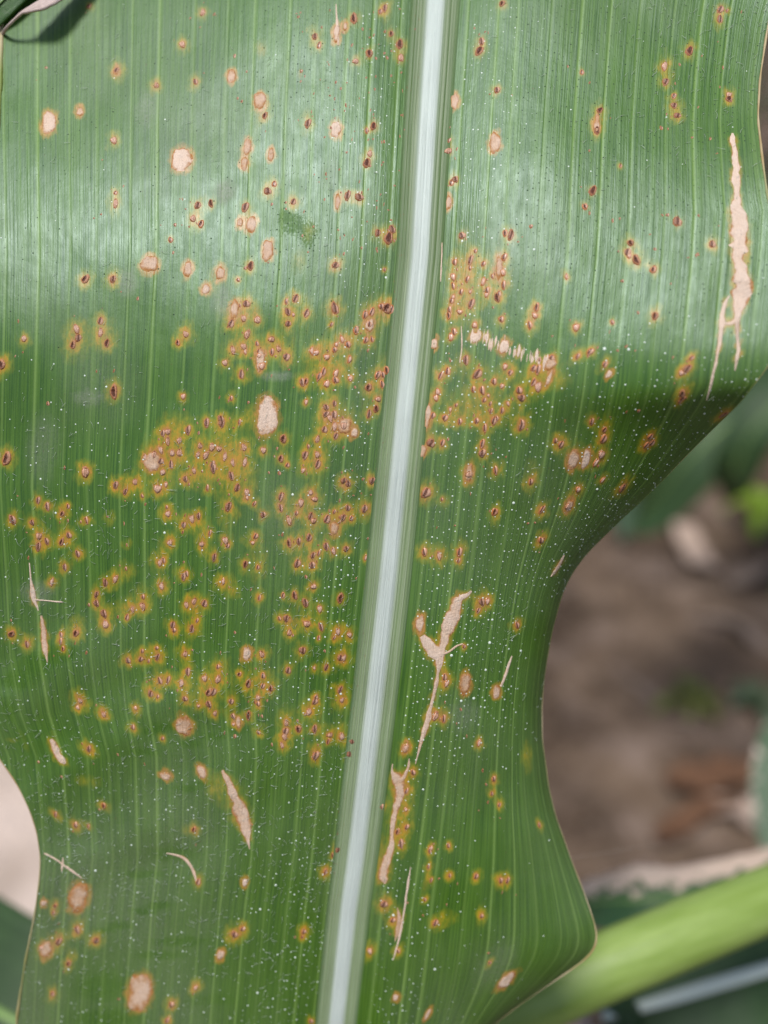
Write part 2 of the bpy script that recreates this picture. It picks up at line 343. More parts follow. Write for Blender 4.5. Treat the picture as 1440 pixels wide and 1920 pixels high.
(0, 1440, 3, '315,260,R,.8 580,210,D 425,320,R 497,328,R,.6 310,775,D,.7 300,815,R,.7 435,910,R,1.2 330,975,R,1.2 540,970,R,1.2 385,1100,D,.9 295,1270,R 1090,345,D 1100,1235,P 965,1330,R 940,1420,R,.8 1115,640,R,.9 670,1300,R,.4 235,1010,P'),
(700, 1440, 1.946, '275,395,R,.9 375,395,R,.9 465,410,R,.9 490,410,R,.8 425,710,R,.6 395,540,R,.7 605,210,R,.6 455,130,R,.7 205,410,R,.6'),
]
PUST = []
for ox, oy, sc, txt in BLOCKS:
    for tok in txt.split():
        q = tok.split(',')
        x, y = ox + float(q[0]) / sc, oy + float(q[1]) / sc
        s = float(q[3]) if len(q) > 3 else 1.0
        if all((x - p[0]) ** 2 + (y - p[1]) ** 2 > 36 for p in PUST): PUST.append((x, y, q[2], s))

# dead papery spots: x, y, rx, ry, tone (0 orange tan .. 1 pale)
SPOTS = [(92, 230, 14, 22, .85), (340, 299, 21, 23, 1.0), (150, 210, 7, 9, .6), (630, 243, 10, 16, .95), (500, 780, 23, 39, .95), (464, 275, 8, 17, .45), (458, 307, 7, 14, .45),
 (508, 290, 6, 14, .35), (434, 143, 9, 14, .45), (487, 188, 12, 17, .4), (280, 495, 18, 16, .6), (352, 505, 8, 16, .5), (502, 470, 11, 21, .5), (471, 421, 10, 17, .6), (450, 417, 6, 9, .5),
 (386, 542, 8, 10, .7), (413, 512, 9, 13, .5), (440, 580, 8, 20, .5), (852, 190, 8, 16, .55), (928, 268, 11, 21, .55), (841, 380, 6, 15, .6), (693, 610, 9, 13, .6), (488, 675, 9, 24, .6),
 (813, 645, 8, 12, .7), (936, 503, 7, 24, .35), (1032, 682, 11, 14, .45), (1030, 708, 4, 18, .7), (285, 866, 17, 19, .45), (645, 799, 15, 15, .35), (664, 812, 8, 10, .75), (627, 990, 9, 13, .25),
 (147, 1683, 19, 30, .4), (262, 1861, 23, 37, .55), (345, 1361, 16, 19, .4), (378, 1447, 9, 13, .5), (310, 1455, 10, 8, .5), (880, 887, 7, 19, .4), (1075, 862, 11, 21, .5), (1099, 860, 8, 21, .85),
 (1068, 947, 7, 12, .4), (950, 1838, 12, 17, .8), (802, 780, 6, 27, .6), (792, 845, 9, 14, .35), (760, 1403, 7, 10, .35), (463, 1226, 8, 14, .6), (413, 1790, 8, 10, .6), (742, 1870, 6, 7, .9),
 (801, 1903, 4, 13, .7), (1141, 702, 6, 8, .9), (86, 1781, 11, 16, .45), (459, 1655, 5, 8, .95), (631, 62, 6, 20, .75), (647, 50, 4, 9, .6), (872, 1282, 11, 22, .35), (931, 1297, 7, 14, .5), (82, 1693, 6, 6, .6),
 (217, 133, 5, 8, .3), (1119, 232, 6, 20, .3), (447, 1355, 5, 12, .4), (891, 632, 8, 11, 1.0), (945, 650, 10, 15, 1.0), (633, 378, 5, 17, .35), (787, 1168, 9, 18, .6)]
# dead streaks: list of (x, y, half width), tone
STREAKS = [
 ([(1373, 250, 2), (1374, 262, 6), (1377, 280, 5), (1380, 305, 7), (1380, 325, 9), (1381, 345, 8), (1381, 370, 7), (1382, 392, 12), (1386, 415, 16), (1387, 440, 18), (1387, 462, 17), (1384, 478, 12), (1388, 500, 13), (1391, 525, 18), (1389, 550, 17), (1385, 575, 11), (1381, 597, 7), (1382, 620, 4.5), (1384, 645, 4), (1383, 668, 4), (1378, 695, 1)], 1.0),
 ([(1368, 554, 1), (1360, 568, 3.5), (1355, 590, 4), (1353, 606, 6), (1352, 625, 4.5), (1347, 655, 3.5), (1340, 690, 3), (1332, 725, 2.4), (1325, 750, 1)], 1.0),
 ([(1352, 602, 3), (1362, 607, 3.6), (1372, 605, 3.6), (1382, 598, 3)], .95),
 ([(860, 1120, 7), (855, 1135, 11), (849, 1152, 13), (842, 1172, 12), (834, 1195, 10), (829, 1215, 8), (824, 1238, 8), (822, 1258, 4), (818, 1280, 3.6), (813, 1305, 3.6), (807, 1330, 4), (803, 1348, 7), (796, 1368, 6), (788, 1398, 3), (779, 1432, 1)], .75),
 ([(792, 1192, 7), (800, 1205, 11), (812, 1218, 14), (824, 1232, 9)], .9),
 ([(828, 1228, 2), (842, 1222, 1.6), (856, 1212, 2), (868, 1207, 1)], .6),
 ([(852, 1128, 4), (864, 1122, 5), (876, 1116, 4), (884, 1108, 2)], 1.0),
 ([(736, 1432, 1.2), (735, 1448, 3), (744, 1460, 11), (749, 1478, 10), (749, 1497, 8), (742, 1517, 6), (737, 1540, 5), (735, 1570, 5), (731, 1598, 6), (722, 1622, 12), (719, 1643, 10), (722, 1657, 3)], .6),
 ([(767, 1422, 1.2), (765, 1440, 3), (758, 1455, 4), (750, 1466, 5)], .6),
 ([(417, 1444, 3), (426, 1462, 6), (435, 1483, 8), (446, 1507, 12), (454, 1530, 15), (460, 1550, 12), (465, 1570, 5), (468, 1592, 1)], .6),
 ([(78, 1154, 2), (80, 1172, 5), (83, 1195, 6), (85, 1217, 5), (89, 1242, 1)], .55),
 ([(95, 1386, 3), (101, 1398, 7), (108, 1412, 7), (115, 1424, 7), (122, 1432, 2)], .75),
 ([(83, 1600, 1.6), (105, 1612, 2), (122, 1624, 2.2), (140, 1637, 2), (153, 1646, 1)], .9),
 ([(118, 1608, 1), (117, 1622, 2.6), (116, 1634, 1)], .9),
 ([(312, 1600, 1), (328, 1603, 1.8), (345, 1610, 3), (357, 1623, 2.4), (364, 1638, 3), (368, 1652, 1.5)], .75),
 ([(1058, 1041, 1), (1050, 1056, 3.4), (1041, 1070, 3.2), (1033, 1081, 1)], .8),
 ([(960, 1230, 1), (954, 1247, 2.6), (947, 1268, 3), (939, 1287, 2.4)], .95),
 ([(770, 1625, 1), (764, 1665, 2.2), (757, 1712, 2), (747, 1765, 2.2), (737, 1800, .8)], 1.0),
 ([(791, -12, 2.2), (787, 60, 2.4), (783, 130, 3), (778, 200, 2.6), (775, 262, 1)], 1.0),
 ([(745, 1702, 1), (749, 1722, 4), (745, 1745, 4.5), (741, 1765, 1)], .3),
 ([(55, 1055, 1), (58, 1085, 2), (61, 1113, 5), (66, 1128, 4), (72, 1145, 1.4)], 1.0),
 ([(68, 1125, 1.6), (85, 1126, 1), (104, 1128, 1.6), (118, 1129, 1)], 1.0),
 ([(630, 8, 1), (631, 30, 2), (633, 60, 3), (634, 85, 1)], 1.0),
 ([(829, 455, 1), (828, 490, 1.8), (826, 528, 1)], .9),
 ([(138, 1400, 1), (45, 1378, 0.1)], 1.0),
 ([(865, 612, 1), (866, 650, 1.3), (862, 680, 1)], .95),
]
STREAKS = [s for s in STREAKS if s[0][0][0] != 138]
_r = random.Random(5)
for i in range(34):                      # the scratched-off flecks right of the midrib
    x = 882 + 112 * (i + _r.random()) / 26; y = 625 + (x - 882) * .36 + _r.uniform(-5, 8)
    L = _r.uniform(6, 16); w = _r.uniform(1.0, 3.4)
    STREAKS.append(([(x + .12 * L, y - L, .5), (x, y, w), (x - .12 * L, y + L, .5)], 1.0))
# yellow/orange discoloured tissue: x, y, rx, ry, strength yellow, strength orange
HALOS = [(380, 26, 9, 14, .8, .3), (341, 83, 15, 20, .8, .5), (220, 133, 20, 24, .85, .6), (290, 160, 13, 18, .8, .6), (364, 155, 13, 20, .8, .6), (434, 143, 12, 20, .7, .6), (92, 230, 20, 33, .7, .7), (150, 210, 14, 17, .8, .5),
 (213, 263, 13, 22, .8, .4), (216, 382, 16, 32, .8, .5), (341, 300, 25, 27, .4, .7), (368, 405, 19, 33, .9, .7), (463, 290, 17, 42, .7, .8), (463, 415, 20, 33, .6, .8), (490, 92, 15, 20, .6, .5), (490, 205, 18, 36, .7, .6), (590, 70, 16, 30, .7, .3),
 (632, 60, 14, 26, .4, .7), (723, 20, 16, 26, .7, .4), (508, 290, 10, 22, .5, .6), (576, 230, 14, 30, .7, .3), (563, 138, 9, 18, .4, .5), (505, 350, 16, 22, .6, .4), (550, 378, 14, 18, .7, .6), (580, 432, 14, 24, .8, .15),
 (655, 372, 28, 18, .4, .6), (720, 440, 24, 24, .6, .3), (853, 190, 13, 24, .5, .7), (841, 380, 9, 20, .3, .8), (928, 268, 15, 28, .5, .8), (1119, 232, 14, 32, .9, .5), (1248, 130, 16, 36, .7, .2), (1265, 205, 18, 28, .7, .2),
 (1292, 95, 12, 22, .6, .2), (1350, 38, 8, 24, .8, .4), (1368, 183, 8, 14, .6, .2), (958, 440, 12, 18, .6, .4), (160, 525, 11, 20, .6, .3), (210, 522, 14, 22, .8, .6), (280, 497, 27, 26, .6, .9), (352, 505, 14, 26, .6, .7), (410, 515, 20, 28, .6, .7), (387, 543, 14, 16, .7, .8),
 (504, 470, 16, 28, .5, .8), (140, 638, 24, 40, .9, .7), (193, 630, 32, 36, .7, .6), (348, 628, 20, 24, .8, .5), (212, 733, 14, 22, .8, .4), (160, 886, 15, 18, .9, .5), (560, 490, 14, 26, .6, .3), (445, 590, 34, 36, .7, .9), (480, 585, 12, 22, .4, .8),
 (450, 650, 36, 24, .7, .8), (490, 670, 16, 34, .5, .95), (510, 650, 36, 26, .8, .5), (452, 705, 18, 20, .7, .3), (435, 745, 10, 14, .7, .3), (430, 795, 30, 22, .9, .5), (558, 590, 34, 40, .6, .3), (625, 580, 14, 24, .7, .4), (697, 605, 22, 50, .7, .6), (725, 580, 20, 24, .6, .3),
 (600, 660, 30, 26, .8, .8), (640, 650, 34, 34, .8, .5), (610, 700, 46, 28, .8, .5), (655, 700, 14, 20, .6, .4), (720, 700, 22, 36, .7, .3), (690, 730, 16, 24, .6, .3), (640, 790, 38, 34, .8, 1.0), (610, 780, 18, 44, .9, .7), (600, 860, 20, 40, .9, .6), (572, 860, 14, 34, .9, .6),
 (468, 780, 12, 22, .95, .2), (500, 782, 28, 44, .2, .4), (290, 850, 28, 36, .9, 1.0), (330, 800, 34, 26, .95, .6), (330, 860, 30, 30, .95, .7), (400, 845, 40, 34, .95, .6), (440, 850, 34, 36, .95, .6), (400, 890, 40, 34, .9, .6), (450, 890, 30, 34, .9, .6),
 (225, 910, 24, 20, .95, .7), (255, 905, 22, 22, .95, .6), (300, 915, 30, 16, .95, .6), (355, 897, 26, 16, .95, .8), (430, 950, 20, 40, .9, .4), (360, 975, 30, 18, .95, .8), (380, 1010, 16, 30, .9, .6), (310, 965, 14, 16, .8, .3), (300, 1050, 20, 18, .95, .7), (315, 1015, 16, 20, .8, .5),
 (115, 955, 14, 16, .9, .5), (75, 1010, 18, 30, .95, .7), (122, 1005, 16, 20, .9, .5), (160, 975, 16, 14, .6, .4), (205, 970, 12, 14, .8, .1), (238, 1020, 10, 10, .8, .2), (235, 1070, 20, 18, .95, .6), (212, 1090, 18, 16, .95, .7), (240, 1140, 32, 18, .95, .6), (265, 1120, 20, 24, .8, .3), (303, 1098, 14, 18, .9, .6), (345, 1075, 18, 16, .8, .5),
 (200, 1165, 12, 24, .9, .5), (145, 1180, 18, 24, .95, .6), (52, 1205, 14, 18, .9, .5), (22, 1185, 12, 14, .8, .5), (365, 1140, 20, 24, .95, .9), (325, 1178, 12, 16, .9, .6), (360, 1178, 18, 18, .95, .6), (420, 1095, 24, 20, .95, .7), (437, 1110, 14, 14, .9, .6), (485, 1060, 18, 30, .9, .3), (485, 1120, 12, 18, .9, .5), (470, 1010, 20, 14, .9, .3),
 (530, 940, 18, 26, .9, .6), (560, 955, 14, 26, .9, .9), (585, 940, 16, 32, .9, .6), (585, 985, 16, 20, .9, .5), (627, 985, 20, 28, .9, 1.0), (645, 965, 26, 22, .9, .6), (685, 955, 14, 18, .8, .6), (647, 905, 18, 24, .8, .8), (692, 900, 14, 14, .7, .7), (560, 1020, 40, 18, .9, .2), (558, 1055, 16, 18, .9, .6), (585, 1050, 16, 26, .8, .7),
 (587, 1100, 12, 14, .8, .6), (545, 1165, 26, 18, .95, .9), (578, 1170, 14, 16, .9, .6), (543, 1187, 12, 12, .9, .6), (633, 1185, 16, 20, .9, .6), (655, 1190, 10, 12, .9, .7), (640, 1235, 24, 18, .9, .9), (640, 1310, 22, 28, .9, .5), (463, 1226, 12, 20, .9, .9), (492, 1226, 12, 16, .9, .6), (410, 1255, 22, 26, .95, .8), (400, 1285, 34, 22, .95, .5), (480, 1280, 34, 28, .95, .5),
 (380, 1310, 26, 18, .9, .4), (345, 1225, 16, 22, .95, .6), (345, 1285, 14, 28, .9, .5), (300, 1275, 26, 18, .95, .6), (285, 1300, 18, 14, .95, .6), (270, 1230, 18, 16, .9, .7), (295, 1230, 18, 18, .9, .5), (484, 1313, 12, 20, .9, .9), (580, 1330, 22, 20, .9, .6), (536, 1365, 16, 36, .95, .8), (630, 1375, 26, 20, .95, .5), (590, 1405, 12, 16, .7, .5), (487, 1370, 14, 14, .8, .3),
 (345, 1360, 22, 26, .9, .9), (150, 1315, 17, 22, .95, .6), (193, 1337, 13, 14, .9, .7), (254, 1332, 10, 16, .7, .5), (250, 1365, 12, 12, .8, .4), (166, 1404, 14, 13, .95, .7), (103, 1395, 9, 22, .7, .6), (310, 1452, 15, 14, .8, .7), (376, 1447, 14, 18, .7, .7), (440, 1500, 26, 40, .6, .4), (405, 1475, 20, 26, .9, .4), (165, 1465, 26, 12, .7, .1),
 (147, 1683, 24, 36, .8, .6), (262, 1861, 28, 42, .5, .6), (88, 1780, 18, 22, .95, .8), (110, 1765, 10, 18, .9, .7), (146, 1744, 11, 16, .9, .6), (181, 1763, 11, 13, .9, .7), (130, 1802, 11, 22, .95, .3), (101, 1700, 8, 16, .9, .4), (82, 1693, 9, 9, .9, .5), (440, 1750, 20, 18, .95, .7), (413, 1792, 10, 14, .9, .8), (322, 1884, 10, 14, .95, .6), (365, 1852, 9, 15, .95, .6), (315, 1913, 9, 10, .95, .8),
 (355, 1555, 18, 10, .7, .3), (611, 1635, 16, 16, .95, .7), (570, 1747, 10, 14, .9, .5), (459, 1653, 7, 14, .8, .2), (835, 1722, 20, 14, .95, .2), (865, 500, 24, 34, .7, .6), (875, 540, 30, 60, .7, .5), (935, 500, 22, 46, .6, .8), (915, 550, 30, 30, .6, .4), (885, 470, 20, 18, .6, .5), (855, 580, 20, 40, .7, .4), (1000, 595, 14, 30, .7, .5),
 (813, 643, 11, 18, .5, .9), (900, 765, 80, 26, .9, .5), (920, 790, 40, 16, .8, .7), (850, 790, 40, 14, .8, .4), (900, 730, 44, 40, .6, .4), (1000, 705, 36, 34, .7, .4), (1032, 700, 22, 34, .5, .9), (1050, 715, 20, 20, .7, .4), (825, 700, 20, 22, .5, .2), (803, 785, 10, 40, .3, .8), (793, 845, 13, 20, .5, 1.0), (978, 795, 18, 24, .7, .4), (1083, 665, 12, 18, .7, .2), (1283, 690, 12, 28, .9, .4), (1280, 740, 14, 26, .95, .3),
 (1190, 475, 28, 34, .3, .1), (1228, 592, 12, 18, .4, .1), (1050, 830, 22, 20, .8, .4), (1130, 815, 14, 36, .9, .6), (1215, 828, 14, 24, .9, .5), (1080, 862, 26, 32, .6, .9), (1165, 912, 12, 22, .95, .4), (1068, 945, 16, 30, .7, .7), (995, 895, 16, 30, .8, .4), (880, 890, 15, 28, .6, .5), (930, 880, 14, 18, .6, .4), (930, 965, 12, 24, .9, .2), (1015, 955, 14, 20, .8, .5), (1014, 1012, 11, 18, .9, .6), (800, 920, 16, 24, .5, .3), (830, 940, 16, 14, .7, .2),
 (800, 1035, 20, 18, .8, .4), (825, 1040, 14, 22, .8, .4), (862, 1040, 16, 30, .8, .3), (905, 1130, 16, 24, .8, .6), (790, 1180, 12, 26, .5, 1.0), (832, 1265, 10, 30, .9, .4), (820, 1340, 16, 18, .6, .9), (760, 1403, 12, 15, .9, 1.0), (755, 1530, 18, 60, .95, .2), (750, 1480, 20, 40, .7, .8), (715, 1600, 10, 60, .6, .6), (730, 1690, 10, 14, .8, .6), (742, 1725, 16, 26, .9, .5), (988, 1420, 10, 30, 1.0, .3), (897, 1395, 8, 13, .8, .7), (935, 1508, 8, 18, .95, .5),
 (927, 1465, 6, 18, .5, .7), (840, 1587, 8, 12, .7, .7), (1012, 1547, 6, 16, .8, .6), (806, 1600, 7, 20, .8, .6), (800, 1650, 7, 36, .7, .5), (842, 1643, 9, 14, .8, .7), (892, 1643, 9, 13, .9, .8), (940, 1650, 18, 18, .9, .5), (902, 1718, 9, 22, .8, .4), (918, 1805, 6, 12, .6, .6), (948, 1838, 15, 21, .7, .6), (693, 1783, 12, 22, .9, .5), (747, 1785, 10, 14, .8, .4), (872, 1282, 13, 26, .7, .5), (932, 1300, 14, 18, .6, .5), (970, 1170, 8, 12, .6, .6), (22, 1388, 12, 5, .6, .0), (45, 1390, 6, 20, .5, .0), (12, 860, 14, 20, .7, .2), (0, 685, 14, 22, .8, .3), (60, 975, 1, 1, 0, 0)]

# ------------------------------------------------------------------ paint lesions onto blade attributes
HALO = np.zeros_like(GX); ORNG = np.zeros_like(GX); TAN = np.zeros_like(GX)
WX = (fbm(GX / 9, GY / 14, 21) - .5) * 13; WY = (fbm(GX / 9, GY / 14, 31) - .5) * 15
def stamp(fieldarr, cx, cy, rx, ry, s, sharp):
    R = 1.9
    i0, i1 = np.searchsorted(ys, [cy - ry * R - 8, cy + ry * R + 8])
    if i1 <= i0: return
    im = min((i0 + i1) // 2, NRW - 1)
    j0 = max(0, min(np.searchsorted(GX[i0], cx - rx * R - 14), np.searchsorted(GX[min(i1, NRW - 1)], cx - rx * R - 14)))
    j1 = min(NCL, max(np.searchsorted(GX[i0], cx + rx * R + 14), np.searchsorted(GX[min(i1, NRW - 1)], cx + rx * R + 14)))
    if j1 <= j0: return
    sl = (slice(i0, i1), slice(j0, j1))
    fl = flow(min(max(cx, GX[im][2]), GX[im][-3]), cy)
    k = min(1.0, min(rx, ry) / 14)
    dy = GY[sl] - cy + WY[sl] * k; dx = GX[sl] - cx - fl * (GY[sl] - cy) + WX[sl] * k
    r = np.sqrt((dx / rx) ** 2 + (dy / ry) ** 2)
    g = s * (1 - smooth(1 - sharp, 1 + sharp, r))
    fieldarr[sl] = 1 - (1 - fieldarr[sl]) * (1 - g)
for (x, y, rx, ry, a, b) in HALOS:
    top = .75 if y < 450 else 1.0
    stamp(HALO, x, y, rx * .95, ry * .95, a * .62 * top, .85)
    if b > 0: stamp(ORNG, x, y, rx * .62, ry * .62, b * .50, .8)
for (x, y, k, s) in PUST:
    if s < .55: continue
    a = .60 if y > 450 else .36
    stamp(HALO, x, y, 12.5 * s + 1, 15 * s + 1, a, .75)
    stamp(ORNG, x, y, 8.5 * s, 11 * s, .66 if y > 450 else .45, .6)
for (x, y, rx, ry, t) in SPOTS:
    stamp(ORNG, x, y, rx + 4, ry + 5, .66, .3)
for pts, t in STREAKS:
    for (x, y, w) in pts:
        if w > 3: stamp(ORNG, x, y, w + 3, w + 6, .45, .35)
        if w > 3: stamp(HALO, x, y, w + 7, w + 10, .3, .4)
# blotches of washed-off film (dark, clean) and dry dust film
CLEAN = np.zeros_like(GX)
for (x, y, rx, ry, s) in [(548, 420, 26, 22, .8), (580, 438, 18, 26, .7), (535, 402, 12, 12, .7), (110, 1225, 36, 18, .8), (70, 1245, 36, 20, .8), (30, 1275, 36, 18, .7), (15, 1330, 14, 24, .5), (285, 1372, 22, 8, .6), (315, 1362, 26, 8, .6), (400, 1380, 24, 8, .5), (440, 1368, 26, 8, .5), (355, 1395, 22, 8, .5), (270, 1410, 30, 7, .5), (350, 1478, 24, 7, .5), (385, 1468, 20, 6, .5),
    (270, 1708, 24, 7, .55), (300, 1697, 22, 7, .55), (225, 1735, 24, 7, .5), (195, 1745, 18, 6, .5), (190, 1850, 50, 26, .5), (300, 1790, 46, 8, .5), (340, 1765, 50, 9, .5), (270, 1640, 40, 8, .45), (330, 1600, 40, 14, .4), (200, 1910, 60, 18, .6), (400, 1875, 50, 10, .3), (120, 1420, 60, 10, .4)]:
    stamp(CLEAN, x, y, rx, ry, s, .6)
DUST = np.clip(fbm(GX / 170, GY / 240, 41, 4) * 1.7 - .6, 0, 1) * .4
DUST += smooth(1350, 1650, GY) * smooth(700, 150, GX) * .28
for (x, y, rx, ry, s) in [(424, 360, 20, 20, .9), (240, 530, 16, 26, .7), (275, 205, 18, 30, .5), (415, 560, 16, 30, .7), (165, 745, 26, 14, .6), (80, 840, 26, 60, .4), (520, 705, 26, 8, .6), (870, 1340, 26, 26, .4), (930, 1810, 30, 40, .3), (70, 1110, 26, 20, .6), (620, 330, 16, 30, .3), (830, 400, 6, 6, .2)]:
    stamp(DUST, x, y, rx, ry, s, .6)
DUST = np.clip(DUST, 0, 1) * (1 - CLEAN)

# ------------------------------------------------------------------ blade mesh (front skin dense, back skin coarse, closed rim)
LEAF_LOC = at(np.array(740), np.array(-300), np.array(D0))
leaf = empty('maize_leaf', LEAF_LOC)
tag(leaf, 'large rust spotted green maize leaf with white midrib hanging over the soil', 'leaf')

front = P3.reshape(-1, 3)
bi = np.unique(np.concatenate([np.arange(0, NRW, 7), [NRW - 1]])); bj = np.unique(np.concatenate([np.arange(0, NCL, 7), [NCL - 1]]))
a = P3[bi][:, bj]
du = np.gradient(a, axis=1); dv = np.gradient(a, axis=0)
nn = np.cross(du, dv); nn /= np.linalg.norm(nn, axis=2, keepdims=True) + 1e-12
nn *= np.sign(np.sum(nn * (CAM - a), axis=2, keepdims=True).mean())
back = (a - nn * 0.00028).reshape(-1, 3)
nb = len(bi), len(bj); off = len(front)
gi = np.arange(off).reshape(NRW, NCL); hb = off + np.arange(len(back)).reshape(nb)
Fq = [grid_faces(NRW, NCL), (grid_faces(*nb) + off)[:, ::-1]]
rim = []
for I, J in ((bi, 0), (bi, NCL - 1)):
    for k in range(len(I) - 1):
        c = 0 if J == 0 else -1
        q = [gi[I[k], J], gi[I[k + 1], J], hb[k + 1, c], hb[k, c]]
        rim.append(q if J else q[::-1])
for Ii in (0, NRW - 1):
    for k in range(len(bj) - 1):
        c = 0 if Ii == 0 else -1
        q = [gi[Ii, bj[k]], gi[Ii, bj[k + 1]], hb[c, k + 1], hb[c, k]]
        rim.append(q if Ii == 0 else q[::-1])
Fq.append(np.array(rim))
Vall = np.vstack([front, back])
bm_me = fast_mesh('blade', Vall, np.vstack(Fq))
def full(A, fill=None):
    b = A[bi][:, bj]
    return np.concatenate([A.ravel(), (b if fill is None else np.full_like(b, fill)).ravel()])
lz = np.zeros((len(Vall), 4), np.float32)
lz[:, 0] = full(HALO); lz[:, 1] = full(ORNG); lz[:, 2] = full(TAN); lz[:, 3] = 1
vattr(bm_me, 'lesion', lz, 'FLOAT_COLOR')
fz = np.zeros((len(Vall), 4), np.float32)
fz[:, 0] = full(DUST); fz[:, 1] = full(CLEAN); fz[:, 2] = full(np.clip(VE, 0, 1)); fz[:, 3] = 1
vattr(bm_me, 'film', fz, 'FLOAT_COLOR')
uv = np.zeros((len(Vall), 3), np.float32)
uv[:, 0] = full(GD) / 100.0; uv[:, 1] = full(GY) / 100.0
vattr(bm_me, 'run', uv, 'FLOAT_VECTOR')        # across / along the veins, in hundreds of pixels

# blade material
s = NT('leaf_blade')
run = s.attr('run').outputs['Vector']
les = s.node('ShaderNodeSeparateColor'); s.l.new(s.attr('lesion').outputs['Color'], les.inputs[0])
fil = s.node('ShaderNodeSeparateColor'); s.l.new(s.attr('film').outputs['Color'], fil.inputs[0])
stripe = s.noise(s.vmul(run, (11.0, .16, 1)), 1.0, 2, .6)
stripe2 = s.noise(s.vmul(run, (34.0, .5, 1)), 1.0, 2, .6)
cell = s.noise(s.vmul(run, (22.0, 13.0, 1)), 1.0, 3, .65)
blot = s.noise(s.vmul(run, (1.4, .8, 1)), 1.0, 4, .6)
fleck = s.noise(s.vmul(run, (9.0, 4.0, 1)), 1.0, 4, .7)
g = s.mix(s.mapr(blot, .3, .7), (.053, .126, .006), (.075, .160, .010))
g = s.mix(s.mapr(stripe, .40, .66), g, (.092, .188, .018))
g = s.mix(s.math('MULTIPLY', s.mapr(stripe2, .42, .66), .85), g, (.028, .086, .005))
g = s.mix(s.math('MULTIPLY', fil.outputs[2], .9), g, (.185, .300, .060))
# yellowing halo, breaking up along the veins
brk = s.noise(s.vmul(run, (9, 4.0, 1)), 1.0, 5, .74)
brk2 = s.noise(s.vmul(run, (30, 12, 1)), 1.0, 4, .7)
hz = s.math('MULTIPLY', les.outputs[0], s.mapr(brk, .30, .64, .38, 1.25))
hz1 = s.mapr(hz, .10, .88, 0, .92)
ycol = s.mix(s.mapr(fleck, .35, .65), (.200, .260, .006), (.400, .330, .008))
g = s.mix(hz1, g, ycol)
hz2 = s.mapr(s.math('MULTIPLY', hz, s.mapr(brk2, .3, .65, .7, 1.2)), .58, 1.0, 0, .8)
g = s.mix(hz2, g, s.mix(s.mapr(fleck, .36, .64), (.360, .240, .008), (.480, .230, .012)))
oz = s.math('MULTIPLY', les.outputs[1], s.mapr(brk2, .28, .66, .45, 1.25))
oz1 = s.mapr(oz, .10, .72, 0, .85)
g = s.mix(oz1, g, s.mix(s.mapr(brk, .36, .62), (.320, .175, .008), (.520, .250, .016)))
oz2 = s.mapr(oz, .46, .95, 0, .9, True)
g = s.mix(oz2, g, s.mix(s.mapr(brk2, .38, .62), (.330, .105, .016), (.52, .250, .080)))
g = s.mix(s.mapr(les.outputs[2], .3, .7), g, (.50, .31, .19))
# dust film
dz = s.math('MULTIPLY', fil.outputs[0], s.mapr(s.noise(s.vmul(run, (26, 20, 1)), 1.0, 4, .75), .32, .68, .18, .80))
g = s.mix(dz, g, (.30, .29, .235))
cln = s.mapr(s.math('ADD', fil.outputs[1], s.math('MULTIPLY', s.math('SUBTRACT', s.noise(s.vmul(run, (24, 20, 1)), 1.0, 4, .75), .5), 2.6)), .30, .85, 0, 1, True)
g = s.mix(s.math('MULTIPLY', cln, .2), g, (.030, .085, .008))
# fine rusty spore dust
sp_ = s.noise(s.vmul(run, (26, 16, 1)), 1.0, 2, .5)
g = s.mix(s.math('MULTIPLY', s.mapr(sp_, .715, .76), .7), g, (.12, .045, .02))
hgt = s.math('ADD', s.math('MULTIPLY', stripe, .55), s.math('MULTIPLY', cell, .20))
hgt = s.math('ADD', hgt, s.math('MULTIPLY', stripe2, .35))
nrm = s.bump(hgt, 0.00020, .62)
rough = s.mapr(s.noise(s.vmul(run, (6, 3, 1)), 1.0, 3), .3, .7, .36, .46)
rough = s.math('ADD', rough, s.math('MULTIPLY', fil.outputs[0], .15))
rough = s.math('ADD', rough, s.math('MULTIPLY', cln, .10))
spec = s.math('SUBTRACT', .62, s.math('MULTIPLY', cln, .30))
s.base(g, rough, spec, nrm)
s.b.inputs['Specular Tint'].default_value = (.84, .99, 1.0, 1)  # the sky's cool cast on the sheen, put into the reflection colour
s.translucent(.16, s.mix(.5, g, (.14, .26, .01)))
M_BLADE = s.m
blade = link('blade', bm_me, M_BLADE, leaf)

# ------------------------------------------------------------------ midrib
s = NT('midrib')
run = s.attr('run').outputs['Vector']
sx = s.node('ShaderNodeSeparateXYZ'); s.l.new(run, sx.inputs[0])
ar = s.math('ABSOLUTE', sx.outputs[0])
st1 = s.noise(s.vmul(run, (17, .05, 1)), 1.0, 4, .7)
st2 = s.noise(s.vmul(run, (48, .12, 1)), 1.0, 3, .7)
wob = s.math('ADD', ar, s.math('MULTIPLY', s.math('SUBTRACT', st1, .5), .45))
yy = s.mapr(sx.outputs[1], 2.5, 10.5, 0, 1, True)
flank = s.mix(s.mapr(st1, .42, .58), s.mix(yy, (.095, .160, .040), (.215, .300, .120)), s.mix(yy, (.38, .44, .28), (.38, .455, .270)))
flank = s.mix(s.math('MULTIPLY', s.mapr(st2, .42, .66), .6), flank, s.mix(yy, (.075, .135, .030), (.26, .33, .18)))
c = s.mix(s.mapr(wob, .72, 1.0, 0, 1, True), flank, (.085, .160, .040))
c = s.mix(s.mapr(s.math('ADD', ar, s.math('MULTIPLY', s.math('SUBTRACT', st2, .5), .20)), .20, .46, 1, 0, True), c, (.66, .72, .64))
c = s.mix(s.math('MULTIPLY', s.mapr(st2, .50, .66), .30), c, (.40, .48, .34))
speck = s.noise(s.vmul(run, (14, 12, 1)), 1.0, 2, .5)
rustarea = s.math('MULTIPLY', s.mapr(speck, .66, .74), s.mapr(sx.outputs[0], -.9, -.1, 1, .15))
